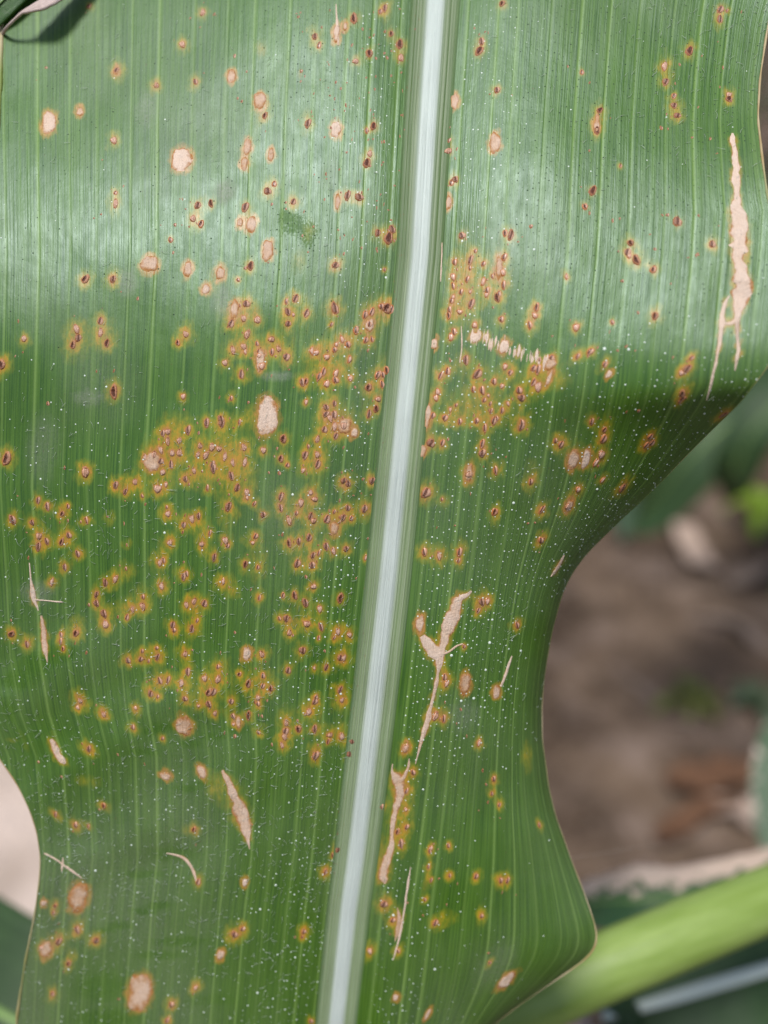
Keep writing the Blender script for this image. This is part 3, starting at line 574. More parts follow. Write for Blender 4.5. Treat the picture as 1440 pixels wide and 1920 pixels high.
c = s.mix(s.math('MULTIPLY', rustarea, .75), c, (.27, .12, .055))
fine = s.noise(s.vmul(run, (60, 40, 1)), 1.0, 2, .5)
nrm = s.bump(s.math('ADD', s.math('ADD', st1, st2), s.math('MULTIPLY', fine, .4)), .00020, .9)
s.base(c, .50, .36, nrm); s.translucent(.10, (.5, .6, .35))
M_RIB = s.m
rj = np.linspace(-1, 1, 49)
ry_ = np.concatenate([np.linspace(-420, -40, 20), np.arange(-30, 1950, 4.0), np.linspace(1960, 2690, 40)])
hw = np.interp(ry_, [-420, 0, 600, 1200, 1600, 1950, 2690], [52, 48, 45, 45, 44, 40, 4])
# profile (pixels above the blade): shoulders, then the raised round white keel
pr = 3.4 * np.exp(-(np.abs(rj) / .27) ** 4) + 2.6 * np.clip(1 - np.abs(rj) ** 3, 0, 1) - 1.2 * (np.abs(rj) > .97) + .55 * np.cos(rj * 46) * (np.abs(rj) > .34)
V = np.zeros((len(ry_), len(rj), 3)); RU = np.zeros((len(ry_), len(rj), 3))
for i, y in enumerate(ry_):
    k = min(int(np.searchsorted(ys, y)), NRW - 1); k0 = max(k - 1, 0)
    f = 0 if k == k0 else (y - ys[k0]) / (ys[k] - ys[k0])
    xx = float(xM(np.array(y))) + rj * hw[i]
    dep = np.interp(xx, GX[k0], GDEP[k0]) * (1 - f) + np.interp(xx, GX[k], GDEP[k]) * f
    V[i] = at(xx, np.full_like(xx, y), dep - pr * PX)
    RU[i, :, 0] = rj; RU[i, :, 1] = y / 100
me = fast_mesh('midrib', V.reshape(-1, 3), grid_faces(len(ry_), len(rj)))
vattr(me, 'run', RU.reshape(-1, 3), 'FLOAT_VECTOR')
link('midrib', me, M_RIB, leaf)

# ------------------------------------------------------------------ pale cartilaginous margins
s = NT('leaf_margin')
tc = s.node('ShaderNodeTexCoord').outputs['Object']
n1 = s.noise(tc, 120, 3)
s.base(s.mix(s.mapr(s.noise(tc, 38, 3), .42, .58), s.mix(s.mapr(n1, .4, .6), (.42, .30, .13), (.60, .48, .30)), (.20, .25, .05)), .45, .5); s.translucent(.2, (.6, .5, .25))
M_MARG = s.m
for side, cidx in ((-1, 0), (1, NCL - 1)):
    sel = np.arange(0, NRW, 3)
    path = P3[sel, cidx]
    yy = ys[sel]
    if side < 0: rad = np.interp(yy, [-400, 0, 60, 220, 300, 1600, 1700, 1950, 2690], [3, 3, 5, 5, 3, 1.2, 2.2, 3.2, 1]) * PX
    else: rad = np.interp(yy, [-400, 0, 350, 420, 700, 1250, 1400, 1600, 1720, 1790, 1850, 2690], [2.5, 2.4, 2.4, 1.8, .8, .7, 1.4, .7, 1.6, 3.6, .8, 1]) * PX
    rad = rad * (.45 + .9 * fbm(yy / 26, yy * 0, 55 + side, 3))
    v, f = tube(path, rad, 6)
    link('margin', mesh('margin', v, f), M_MARG, leaf)

# ------------------------------------------------------------------ dead papery spots and streaks (thin raised patches)
s = NT('dead_tissue')
tn = s.attr('tone'); ts = s.node('ShaderNodeSeparateColor'); s.l.new(tn.outputs['Color'], ts.inputs[0])   # R = 0 rim .. 1 centre, G = pale
ob = s.node('ShaderNodeTexCoord').outputs['Object']
na = s.noise(ob, 2600, 4, .65); nb_ = s.noise(ob, 700, 3, .6)
core = s.mix(ts.outputs[1], (.49, .250, .095), (.74, .555, .415))
vr = s.noise(s.vmul(s.attr('run').outputs['Vector'], (34, 2.2, 1)), 1.0, 4, .7)
core = s.mix(s.math('MULTIPLY', s.mapr(vr, .45, .68), .55), core, s.mix(ts.outputs[1], (.36, .16, .055), (.62, .42, .29)))
core = s.mix(s.mapr(nb_, .35, .68), core, s.mix(.3, core, (.82, .68, .58)))
rt = s.math('ADD', ts.outputs[0], s.math('MULTIPLY', s.math('SUBTRACT', nb_, .5), 1.1))
rt = s.math('DIVIDE', rt, s.mapr(ts.outputs[1], .3, 1.0, .66, .34))
rimc = s.mix(s.mapr(na, .4, .6), (.36, .135, .030), (.48, .235, .075))
c = s.mix(s.mapr(rt, 0, 1, 0, 1, True), rimc, core)
c = s.mix(s.math('MULTIPLY', s.mapr(na, .66, .74), .5), c, (.22, .11, .06))
s.base(c, .6, .3, s.bump(s.math('ADD', s.math('ADD', na, s.math('MULTIPLY', nb_, 1.2)), s.math('MULTIPLY', vr, 1.4)), .00016, .9)); s.translucent(.12, (.6, .4, .2))
M_DEAD = s.m

def add_tone(me, tones, pale):
    arr = np.zeros((len(me.vertices), 4), np.float32); arr[:, 0] = tones; arr[:, 1] = pale; arr[:, 3] = 1
    vattr(me, 'tone', arr, 'FLOAT_COLOR')

def spot(x, y, rx, ry, pale, name='dead_spot'):
    seg, rings = (20, 4) if rx > 10 else (14, 3)
    fl = flow(x, y); n = normal(x, y)
    V = []; T = []; RUN = []; ph = [rnd.uniform(0, 6.28) for _ in range(4)]
    sq = rnd.uniform(2.0, 2.7)
    flat = (x == 500)
    for r in range(rings + 1):
        q = r / rings
        for k in range(seg if r else 1):
            w = 2 * math.pi * k / seg
            cw, sw = math.cos(w), math.sin(w)
            rr = (abs(cw) ** sq + abs(sw) ** sq) ** (-1 / sq)
            rr *= 1 + .07 * math.sin(3 * w + ph[0]) + .06 * math.sin(5 * w + ph[1]) + .05 * math.sin(9 * w + ph[2]) + rnd.uniform(-.04, .04) * (r == rings)
            dx, dy = rx * rr * cw * q, ry * rr * sw * q
            if flat and dx < -.72 * rx: dx = -.72 * rx * (1 if q == 1 else q)
            px, py = x + dx + fl * dy, y + dy
            lift = (.7 * math.sin(min(q * 1.6, 1.2)) * (1 - smooth(.7, 1, q)) + .55 - .9 * (q == 1)) * PX * 1.0
            V.append(surf(px, py) + n * lift); T.append(1 - q); RUN.append((px / 100, py / 100, 0))
    F = [(0, 1 + (k + 1) % seg, 1 + k) for k in range(seg)]
    for r in range(rings - 1):
        a0 = 1 + r * seg; b0 = a0 + seg
        for k in range(seg): F.append((a0 + k, a0 + (k + 1) % seg, b0 + (k + 1) % seg, b0 + k))
    me = mesh(name, V, F); add_tone(me, T, pale); vattr(me, 'run', RUN, 'FLOAT_VECTOR')
    return link(name, me, M_DEAD, leaf)
for q in SPOTS: spot(*q)

def streak(pts, pale, name='dead_streak'):
    P = np.array(pts, float); n = max(5, int(np.hypot(*np.diff(P[:, :2], axis=0).T).sum() / 4))
    C = catmull(P, n)
    V = []; T = []; RUN = []; cols = (-1, -.6, 0, .6, 1)
    JN = [fbm(np.arange(n) / 3.2 + rnd.random() * 50, np.zeros(n), 91 + k, 2) for k in (0, 1)]
    for i in range(n):
        t = C[min(i + 1, n - 1), :2] - C[max(i - 1, 0), :2]; t /= np.linalg.norm(t) + 1e-9
        nx, ny = t[1], -t[0]
        w = max(C[i, 2], .35)
        jl, jr = 1 + .95 * (JN[0][i] - .5), 1 + .95 * (JN[1][i] - .5)
        nv = normal(C[i, 0], C[i, 1])
        for c_ in cols:
            ww = w * c_ * (jl if c_ < 0 else jr)
            V.append(surf(C[i, 0] + nx * ww, C[i, 1] + ny * ww) + nv * PX * (.75 - .95 * (abs(c_) == 1)))
            T.append(1 - abs(c_) if w > 2.5 else .8); RUN.append(((C[i, 0] + nx * ww - flow(C[i, 0], C[i, 1]) * (C[i, 1] - P[0, 1])) / 100, C[i, 1] / 100, 0))
    F = grid_faces(n, 5)
    me = mesh(name, V, F); add_tone(me, T, pale); vattr(me, 'run', RUN, 'FLOAT_VECTOR')
    return link(name, me, M_DEAD, leaf)
for q in STREAKS: streak(*q)

# ------------------------------------------------------------------ rust pustules
s = NT('rust_pustule')
tn = s.attr('tone'); ts = s.node('ShaderNodeSeparateColor'); s.l.new(tn.outputs['Color'], ts.inputs[0])
oi = s.node('ShaderNodeObjectInfo').outputs['Random']
ob = s.node('ShaderNodeTexCoord').outputs['Object']
na = s.noise(ob, 3.2, 3, .65)
rust = s.mix(oi, (.29, .080, .020), (.42, .145, .042))
dark = (.115, .030, .011)
palec = s.mix(oi, (.60, .31, .185), (.74, .47, .345))
core = s.mix(ts.outputs[1], dark, palec)            # G: 0 burst, 1 covered
rimc = s.mix(s.mapr(na, .4, .6), rust, (.36, .16, .07))
c = s.mix(s.mapr(s.math('ADD', ts.outputs[0], s.math('MULTIPLY', s.math('SUBTRACT', na, .5), .9)), .30, .62, 0, 1, True), rimc, core)
lc = s.node('ShaderNodeSeparateXYZ'); s.l.new(s.attr('run').outputs['Vector'], lc.inputs[0])
lx = s.math('ADD', lc.outputs[0], s.math('MULTIPLY', s.math('SUBTRACT', na, .5), .7))
lx = s.math('ADD', lx, s.math('MULTIPLY', s.math('SUBTRACT', oi, .5), .5))
inside = s.mapr(s.math('ABSOLUTE', lc.outputs[1]), .55, .85, 1, 0, True)
slit = s.math('MULTIPLY', s.mapr(s.math('ABSOLUTE', lx), .10, .30, 1, 0, True), inside)
notp = s.mapr(ts.outputs[1], .2, .9, .85, .15)
flap = s.math('MULTIPLY', s.math('MULTIPLY', s.mapr(lx, .22, .40, 0, 1, True), s.mapr(ts.outputs[0], .05, .3)), s.mapr(ts.outputs[1], 0, .3, .35, .75))
c = s.mix(flap, c, (.64, .37, .245))
c = s.mix(s.math('MULTIPLY', slit, notp), c, (.105, .028, .011))
s.base(c, s.mapr(ts.outputs[1], 0, 1, .42, .22), .5, s.bump(s.math('SUBTRACT', na, s.math('MULTIPLY', slit, 1.2)), .00022, .8))
M_PUST = s.m

def pust_mesh(kind, i):
    """unit pustule: x across, y along the vein, z up; about 48 faces"""
    r2 = random.Random(100 * ord(kind) + i)
    seg = 9; V = [(0, 0, 0)]; T = []
    g_ = {'D': 0.0, 'R': .32, 'P': 1.0}[kind]
    hc = {'D': .10, 'R': .42, 'P': .62}[kind]
    prof_ = {'D': [(.38, .16), (.68, .40), (.92, .16), (1.12, -.12)], 'R': [(.35, .46), (.66, .36), (.92, .12), (1.1, -.12)], 'P': [(.35, .56), (.66, .42), (.9, .14), (1.08, -.12)]}[kind]
    V = [(r2.uniform(-.08, .08), r2.uniform(-.1, .1), hc)]; T = [1.0]
    ph = [r2.uniform(0, 6.28) for _ in range(3)]
    for ri, (q, h) in enumerate(prof_):
        for k in range(seg):
            w = 2 * math.pi * k / seg
            o = 1 + .13 * math.sin(2 * w + ph[0]) + .10 * math.sin(3 * w + ph[1]) + r2.uniform(-.09, .09)
            V.append((q * o * math.cos(w), q * o * math.sin(w), h + r2.uniform(-.05, .05) * (ri < 3)))
            T.append({0: .85, 1: .5 if kind != 'D' else .3, 2: .15, 3: 0}[ri])
    F = [(0, 1 + k, 1 + (k + 1) % seg) for k in range(seg)]
    for r in range(3):
        a0 = 1 + r * seg; b0 = a0 + seg
        for k in range(seg): F.append((a0 + k, b0 + k, b0 + (k + 1) % seg, a0 + (k + 1) % seg))
    me = mesh('rust_pustule', V, F); add_tone(me, T, g_); vattr(me, 'run', V, 'FLOAT_VECTOR'); me.materials.append(M_PUST)
    return me
PM = {k: [pust_mesh(k, i) for i in range(6)] for k in 'DRP'}

def pust_matrix(x, y, sx_, sy_, ang=0.0):
    n = normal(x, y); fl = flow(x, y)
    p = surf(x, y); t = surf(x - fl * 4, y - 4) - surf(x + fl * 4, y + 4)
    t /= np.linalg.norm(t); u = np.cross(t, n); u /= np.linalg.norm(u); t = np.cross(n, u)
    ca, sa = math.cos(ang), math.sin(ang)
    u, t = u * ca + t * sa, t * ca - u * sa
    M = Matrix.Identity(4)
    sz = min(sx_, sy_)
    for r in range(3):
        M[r][0] = u[r] * sx_; M[r][1] = t[r] * sy_; M[r][2] = n[r] * sz * .9; M[r][3] = p[r]
    return M
PUST.sort(key=lambda p: -p[3])
rest_V, rest_F, rest_T, rest_G, rest_R = [], [], [], [], []
linv = Matrix.Translation(-leaf.location)
for i, (x, y, k, sz) in enumerate(PUST):
    if not (-10 < y < 1950): continue
    if y < 460: sz *= 1.15
    w = sz * rnd.uniform(4.2, 6.2) * PX; h = sz * rnd.uniform(6.2, 10.4) * PX
    if k == 'P': h *= .9
    M = pust_matrix(x, y, w, h, rnd.uniform(-.35, .35))
    me = PM[k][rnd.randrange(6)]
    if i < 300:
        o = bpy.data.objects.new('rust_pustule', me); col.objects.link(o); o.parent = leaf
        o.matrix_basis = linv @ M
    else:
        b0 = len(rest_V)
        for v in me.vertices: rest_V.append(M @ v.co)
        for p in me.polygons: rest_F.append([b0 + q for q in p.vertices])
        tt = np.zeros(len(me.vertices) * 4, np.float32); me.attributes['tone'].data.foreach_get('color', tt)
        rest_T += list(tt[0::4]); rest_G += list(tt[1::4]); rest_R += [tuple(v.co) for v in me.vertices]
# small secondary specks around the clusters
for i in range(520):
    x0, y0, k, sz = PUST[rnd.randrange(len(PUST))]
    x = x0 + rnd.gauss(0, 20); y = y0 + rnd.gauss(0, 26)
    if i < 110: x, y = rnd.uniform(560, 765), rnd.uniform(0, 480)
    if not (xL(np.array(y)) + 12 < x < xR(np.array(y)) - 12) or not (0 < y < 1900): continue
    me = PM['RRD'[rnd.randrange(3)]][rnd.randrange(6)]
    M = pust_matrix(x, y, rnd.uniform(.9, 2.2) * PX, rnd.uniform(1.3, 4.2) * PX, rnd.uniform(-.3, .3))
    b0 = len(rest_V)
    for v in me.vertices: rest_V.append(M @ v.co)
    for p in me.polygons: rest_F.append([b0 + q for q in p.vertices])
    tt = np.zeros(len(me.vertices) * 4, np.float32); me.attributes['tone'].data.foreach_get('color', tt)
    rest_T += list(tt[0::4]); rest_G += list(tt[1::4]); rest_R += [tuple(v.co) for v in me.vertices]
me = mesh('rust_specks', rest_V, rest_F)
arr = np.zeros((len(rest_V), 4), np.float32); arr[:, 0] = rest_T; arr[:, 1] = rest_G; arr[:, 3] = 1
vattr(me, 'tone', arr, 'FLOAT_COLOR'); vattr(me, 'run', rest_R, 'FLOAT_VECTOR')
tag(link('rust_specks', me, M_PUST, leaf), kind='stuff')

# ------------------------------------------------------------------ papillae (prickle-hair bases) and fine hairs
M_WH = NT('papilla_white'); M_WH.base((.62, .68, .58), .35, .5); M_WH = M_WH.m
M_DG = NT('papilla_green'); M_DG.base((.020, .045, .016), .6, .25); M_DG = M_DG.m  # hair bases that look dark against the sheen; that contrast is in the colour
M_HR = NT('leaf_hair'); M_HR.base((.52, .58, .47), .4, .5); M_HR.translucent(.3, (.6, .65, .5)); M_HR = M_HR.m

def surf_grid(fi, fj):
    """vectorised: fractional grid indices -> world points and normals"""
    i = np.clip(fi.astype(int), 0, NRW - 2); j = np.clip(fj.astype(int), 0, NCL - 2)
    a = (fi - i)[:, None]; b = (fj - j)[:, None]
    p = (P3[i, j] * (1 - a) + P3[i + 1, j] * a) * (1 - b) + (P3[i, j + 1] * (1 - a) + P3[i + 1, j + 1] * a) * b
    i2 = np.clip(i, 3, NRW - 4); j2 = np.clip(j, 3, NCL - 4)
    du = P3[i2, j2 + 3] - P3[i2, j2 - 3]; dv = P3[i2 - 3, j2] - P3[i2 + 3, j2]
    n = np.cross(du, dv); n /= np.linalg.norm(n, axis=1, keepdims=True) + 1e-12
    n *= np.sign(np.sum(n * (CAM - p), axis=1, keepdims=True))
    u = du / (np.linalg.norm(du, axis=1, keepdims=True) + 1e-12)
    return p, n, u, np.cross(n, u)

# rows of papillae run along the veins
fi_l, fj_l = [], []
first = np.searchsorted(ys, -20); last = np.searchsorted(ys, 1940)
jrow = 2.0
while jrow < NCL - 2:
    i = first + nrs.uniform(0, 8)
    while i < last:
        fi_l.append(i + nrs.uniform(-.8, .8)); fj_l.append(jrow + nrs.normal(0, .45)); i += nrs.uniform(3.6, 10.5)
    jrow += nrs.uniform(4.6, 6.6)
fi_l = np.array(fi_l); fj_l = np.clip(np.array(fj_l), 0, NCL - 1.01)
ii = fi_l.astype(int); jj = fj_l.astype(int)
px_, py_, dd_ = GX[ii, jj], GY[ii, jj], GD[ii, jj]
right_low = smooth(560, 760, py_) * smooth(30, 90, dd_) * (1 - .9 * smooth(1330, 1480, py_))
near_rib = np.exp(-((np.abs(dd_) - 100) / 75) ** 2)
left_low = smooth(600, 800, py_) * (dd_ < 0) * .26 * (.3 + 1.4 * fbm(px_ / 50, py_ / 90, 66))
pw = np.clip(right_low * (.55 + .45 * fbm(px_ / 120, py_ / 120, 61)) + near_rib * .6 + left_low, .02, 1) * (1 - .93 * smooth(230, 400, dd_) * smooth(1000, 1160, py_))
dark_p = (1 - smooth(430, 720, py_)) * smooth(100, 170, np.abs(dd_)) * np.where(dd_ > 0, 1, .25 + .6 * smooth(420, 240, -dd_))
rr_ = nrs.rand(len(px_))
kind_w = rr_ < pw * .95
kind_d = (~kind_w) & (nrs.rand(len(px_)) < dark_p * .75)
keep = (np.abs(dd_) > 56)
def domes(mask, r0, r1, name, m, bigp=.04):
    idx = np.where(mask & keep)[0]
    p, n, u, t = surf_grid(fi_l[idx], fj_l[idx])
    r = r0 + (r1 - r0) * nrs.rand(len(idx)) ** 2.2; big = nrs.rand(len(idx)) < bigp; r = np.where(big, r * 1.7, r) * PX
    # perspective-free size: keep dots smaller where the blade is turned away
    V = []; base_n = 7
    ang = nrs.uniform(0, 6.28, len(idx))
    for k in range(6):
        w = ang + 2 * math.pi * k / 6
        V.append(p + (u * np.cos(w)[:, None] + t * np.sin(w)[:, None]) * r[:, None] - n * (r * .12)[:, None])
    V.append(p + n * (r * .75)[:, None])
    V = np.stack(V, 1).reshape(-1, 3)
    F = []
    b = np.arange(len(idx)) * base_n
    tri = np.concatenate([np.stack([b + k, b + (k + 1) % 6, b + 6], 1) for k in range(6)], 0)
    me = bpy.data.meshes.new(name); me.vertices.add(len(V)); me.vertices.foreach_set('co', V.astype(np.float32).ravel())
    me.loops.add(len(tri) * 3); me.loops.foreach_set('vertex_index', tri.astype(np.int32).ravel())
    me.polygons.add(len(tri)); me.polygons.foreach_set('loop_start', np.arange(0, len(tri) * 3, 3, dtype=np.int32))
    me.polygons.foreach_set('use_smooth', np.ones(len(tri), bool)); me.update(calc_edges=True)
    tag(link(name, me, m, leaf), kind='stuff')
domes(kind_w, .55, 2.1, 'papillae', M_WH, .03)
domes(kind_d, .9, 1.9, 'papillae', M_DG, .0)

# curled hairs
hv, hf = [], []
def add_hair(p, n, u, t, L, rad, curl, az):
    d = u * math.cos(az) + t * math.sin(az); e = n * 1.0
    side = np.cross(n, d)
    b0 = len(hv); N = 4
    for k in range(N + 1):
        q = k / N
        c = p + d * L * (q - .12 * q * q) + side * curl * L * q * q + n * L * (.10 + .42 * q * (1 - q * .75))
        rr = rad * (1 - .6 * q)
        for w in range(3):
            a = 2.09 * w
            hv.append(c + (side * math.cos(a) + n * math.sin(a)) * rr)
    for k in range(N):
        for w in range(3):
            hf.append((b0 + k * 3 + w, b0 + k * 3 + (w + 1) % 3, b0 + (k + 1) * 3 + (w + 1) % 3, b0 + (k + 1) * 3 + w))
nh = 15000
fi_h = nrs.uniform(first, last, nh); fj_h = nrs.uniform(3, NCL - 4, nh)
hx, hy, hd = GX[fi_h.astype(int), fj_h.astype(int)], GY[fi_h.astype(int), fj_h.astype(int)], GD[fi_h.astype(int), fj_h.astype(int)]
ph_ = .05 * (hd < 0) + .015 + .75 * smooth(640, 1150, hy) * (hd < -60) * (1 - .5 * smooth(1600, 1900, hy)) * (.35 + 1.1 * fbm(hx / 70, hy / 70, 71))
ph_ += .55 * smooth(1100, 1240, hx) * (1 - smooth(200, 420, hy))
ph_ += .55 * smooth(160, 40, hx - xL(hy)) * smooth(1250, 1420, hy) * (1 - smooth(1600, 1700, hy))
ph_ += .55 * np.exp(-(((hx - 940) / 70) ** 2 + ((hy - 1175) / 50) ** 2))
ph_ *= (np.abs(hd) > 55) * (1 - .95 * smooth(260, 400, hd) * smooth(1000, 1150, hy))
sel = nrs.rand(nh) < ph_ * .62
p, n, u, t = surf_grid(fi_h[sel], fj_h[sel])
for q in range(len(p)):
    up = rnd.gauss(.9, .75)
    add_hair(p[q], n[q], u[q], t[q], rnd.uniform(6, 17) * PX, rnd.uniform(.28, .48) * PX, rnd.gauss(0, .32), up + (math.pi if rnd.random() < .3 else 0))
me = fast_mesh('hairs', np.array(hv), np.array(hf))
tag(link('hairs', me, M_HR, leaf), kind='stuff')

# ================================================================== THE SETTING
# ------------------------------------------------------------------ ground
s = NT('soil')
ob = s.node('ShaderNodeTexCoord').outputs['Object']
n1 = s.noise(ob, 7.0, 5, .6); n2 = s.noise(ob, 22, 4, .6); n3 = s.noise(ob, 120, 3, .6); n4 = s.noise(ob, 9, 4, .6)
c = s.mix(s.mapr(n1, .38, .62), (.040, .025, .015), (.145, .098, .064))
c = s.mix(s.math('MULTIPLY', s.mapr(n4, .52, .70), .7), c, (.24, .175, .138))
c = s.mix(s.math('MULTIPLY', s.mapr(n2, .55, .75), .55), c, (.060, .036, .023))
c = s.mix(s.math('MULTIPLY', s.mapr(n3, .5, .7), .35), c, (.30, .22, .17))
# pale dry soil; the brighter light on this patch is put into its colour too
pc = at_ground(20, 1590)
dv = s.node('ShaderNodeVectorMath', operation='DISTANCE'); s.l.new(ob, dv.inputs[0]); dv.inputs[1].default_value = tuple(float(v) for v in pc)
dist = s.math('ADD', dv.outputs['Value'], s.math('MULTIPLY', s.math('SUBTRACT', n4, .5), .22))
c = s.mix(s.mapr(dist, .24, .42, .96, 0, True), c, s.mix(s.mapr(n4, .35, .6), (.40, .31, .245), (.60, .475, .39)))
s.base(c, .95, .15, s.bump(s.math('ADD', n2, s.math('MULTIPLY', n3, .4)), .02, .9))
M_SOIL = s.m
q = np.linspace(-1, 1, 261)
gx = np.sinh(q * 5.2) / np.sinh(5.2) * 60
gX, gY = np.meshgrid(gx, gx + 1.2, indexing='ij')
gZ = (fbm(gX * 2.2 + 40, gY * 2.2 + 40, 81, 4) - .5) * .07 * np.exp(-(np.hypot(gX, gY) / 12) ** 2)
gZ += (fbm(gX * 14 + 40, gY * 14 + 40, 85, 2) - .5) * .03 * np.exp(-(np.hypot(gX, gY - 1) / 3) ** 2)
me = fast_mesh('ground', np.stack([gX, gY, gZ], -1).reshape(-1, 3), grid_faces(261, 261)[:, ::-1])
tag(link('ground', me, M_SOIL), kind='structure')
# crumbs and clods
s = NT('soil_clod'); ob = s.node('ShaderNodeTexCoord').outputs['Object']
s.base(s.mix(s.mapr(s.noise(ob, 14, 4), .35, .65), (.085, .055, .038), (.20, .145, .112)), .95, .15, s.bump(s.noise(ob, 160, 3), .006, .8)); M_CLOD = s.m
ico = bmesh.new(); bmesh.ops.create_icosphere(ico, subdivisions=1, radius=1.0)
iv = np.array([v.co[:] for v in ico.verts]); ifc = np.array([[v.index for v in f.verts] for f in ico.faces]); ico.free()
V, F = [], []
r3 = np.random.RandomState(3)
for i in range(1500):
    x, y = r3.uniform(-1.5, 2.4), r3.uniform(.15, 3.6)
    if np.hypot(x - pc[0], y - pc[1]) < .36: continue
    r = min(.035, .006 + r3.exponential(.007))
    sc = r * np.array([r3.uniform(.8, 1.4), r3.uniform(.8, 1.4), r3.uniform(.45, .8)])
    a = r3.uniform(0, 6.28); v = iv * (1 + r3.uniform(-.22, .22, (len(iv), 1))) * sc
    v = np.stack([v[:, 0] * np.cos(a) - v[:, 1] * np.sin(a), v[:, 0] * np.sin(a) + v[:, 1] * np.cos(a), v[:, 2]], 1)
    F.append(ifc + len(V) * len(iv)); V.append(v + [x, y, r * .2])
V = np.vstack(V); F = np.vstack(F)
me = mesh('soil_clods', V, F, False)
tag(link('soil_clods', me, M_CLOD), 'crumbs and clods of brown soil lying on the ground', 'soil', kind='stuff')

# ------------------------------------------------------------------ other foliage: materials
def foliage(name, c1, c2, rough=.42, tr=.25, tcol=(.22, .36, .03), dead=None):
    s = NT(name)
    rn = s.attr('run').outputs['Vector']
    st = s.noise(s.vmul(rn, (26, .8, 1)), 1.0, 3, .6); bl = s.noise(s.vmul(rn, (3, 2.2, 1)), 1.0, 4, .6)
    c = s.mix(s.mapr(st, .35, .65), c1, c2)
    c = s.mix(s.math('MULTIPLY', s.mapr(bl, .5, .75), .5), c, tuple(v * 1.5 for v in c2))
    if dead:
        se = s.node('ShaderNodeSeparateXYZ'); s.l.new(rn, se.inputs[0])
        e = s.math('ADD', s.math('MULTIPLY', se.outputs[0], dead[0]), s.math('MULTIPLY', s.math('SUBTRACT', bl, .5), 2.6))
        c = s.mix(s.mapr(e, dead[1], dead[1] + .12), c, dead[2])
    s.base(c, rough, .5, s.bump(st, .0006, .6)); s.translucent(tr, tcol)
    return s.m
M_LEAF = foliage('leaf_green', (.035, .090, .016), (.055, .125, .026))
M_LEAFD = foliage('leaf_dark', (.016, .042, .007), (.026, .060, .012), .6, tr=.10)  # dark green; for the field leaves it also holds the crop's shade
M_LEAFL = foliage('leaf_lime', (.20, .32, .020), (.28, .40, .030), tr=.4, tcol=(.5, .65, .03))  # sunlit look of the small weed is put into this pale lime
M_WITH = foliage('leaf_withered', (.028, .080, .018), (.045, .105, .030), .34, .15, dead=(-1.0, .30, (.62, .46, .35)))
M_DRY = foliage('leaf_dry', (.36, .255, .190), (.47, .35, .27), .8, .15, (.4, .28, .15))
M_DRYM = foliage('leaf_dry_mid', (.20, .140, .100), (.27, .195, .145), .8, .15, (.3, .2, .1))
M_DRYB = foliage('leaf_dry_brown', (.085, .036, .014), (.15, .070, .030), .8, .15, (.3, .14, .05))
M_PRIB = NT('pale_rib'); M_PRIB.base((.62, .66, .56), .45, .5); M_PRIB.translucent(.2, (.6, .65, .5)); M_PRIB = M_PRIB.m
M_GRIB = NT('green_rib'); M_GRIB.base((.17, .27, .07), .45, .5); M_GRIB = M_GRIB.m
s = NT('stem'); ob = s.attr('run').outputs['Vector']
st = s.noise(s.vmul(ob, (9, .5, 1)), 1.0, 3, .6)
s.base(s.mix(s.mapr(st, .35, .65), (.185, .265, .045), (.245, .330, .080)), .5, .45, s.bump(st, .0004, .5)); s.b.inputs['Subsurface Weight'].default_value = .25
s.b.inputs['Subsurface Radius'].default_value = (.006, .008, .002); s.b.inputs['Subsurface Scale'].default_value = 1.0
M_STEM = s.m

def ribbon(path, width, face, fold=.25, wav=.0, nseg=36, seed=1, cup=0.0, rag=0.0):
    """leaf blade: path (metres), half-width profile, direction its upper face looks to -> verts grid (closed, 0.35 mm thick)"""
    C = catmull(path, nseg); r4 = random.Random(seed); ph = r4.uniform(0, 6)
    js = np.linspace(-1, 1, 13); G = []; RU = []
    face = np.asarray(face, float)
    for i in range(nseg):
        t = C[min(i + 1, nseg - 1)] - C[max(i - 1, 0)]; t /= np.linalg.norm(t)
        sd_ = np.cross(t, face); sd_ /= np.linalg.norm(sd_); up = np.cross(sd_, t)
        q = i / (nseg - 1); w = width(q)
        row = []
        for j in js:
            ww = w * (1 + rag * (r4.random() - .5) * (abs(j) > .99))
            row.append(C[i] + sd_ * ww * j + up * (fold * abs(j) * w + wav * w * abs(j) ** 2 * math.sin(ph + q * 17 + (2.0 if j > 0 else 0)) - cup * w * j * j))
            RU.append((j, q * 8, 0))
        G.append(row)
    G = np.array(G)
    du = np.gradient(G, axis=1); dv = np.gradient(G, axis=0); n = np.cross(du, dv); n /= np.linalg.norm(n, axis=2, keepdims=True) + 1e-12
    B = G - n * .00035
    nr, nc = G.shape[:2]; off = nr * nc
    gi = np.arange(off).reshape(nr, nc)
    F = [grid_faces(nr, nc), grid_faces(nr, nc)[:, ::-1] + off]
    e = []
    for k in range(nr - 1):
        e.append([gi[k, 0], gi[k, 0] + off, gi[k + 1, 0] + off, gi[k + 1, 0]]); e.append([gi[k, -1], gi[k + 1, -1], gi[k + 1, -1] + off, gi[k, -1] + off])
    for k in range(nc - 1):
        e.append([gi[0, k], gi[0, k + 1], gi[0, k + 1] + off, gi[0, k] + off]); e.append([gi[-1, k], gi[-1, k] + off, gi[-1, k + 1] + off, gi[-1, k + 1]])
    F.append(np.array(e))
    me = fast_mesh('blade', np.vstack([G.reshape(-1, 3), B.reshape(-1, 3)]), np.vstack(F))
    vattr(me, 'run', np.array(RU + RU), 'FLOAT_VECTOR')
    return me, C, G

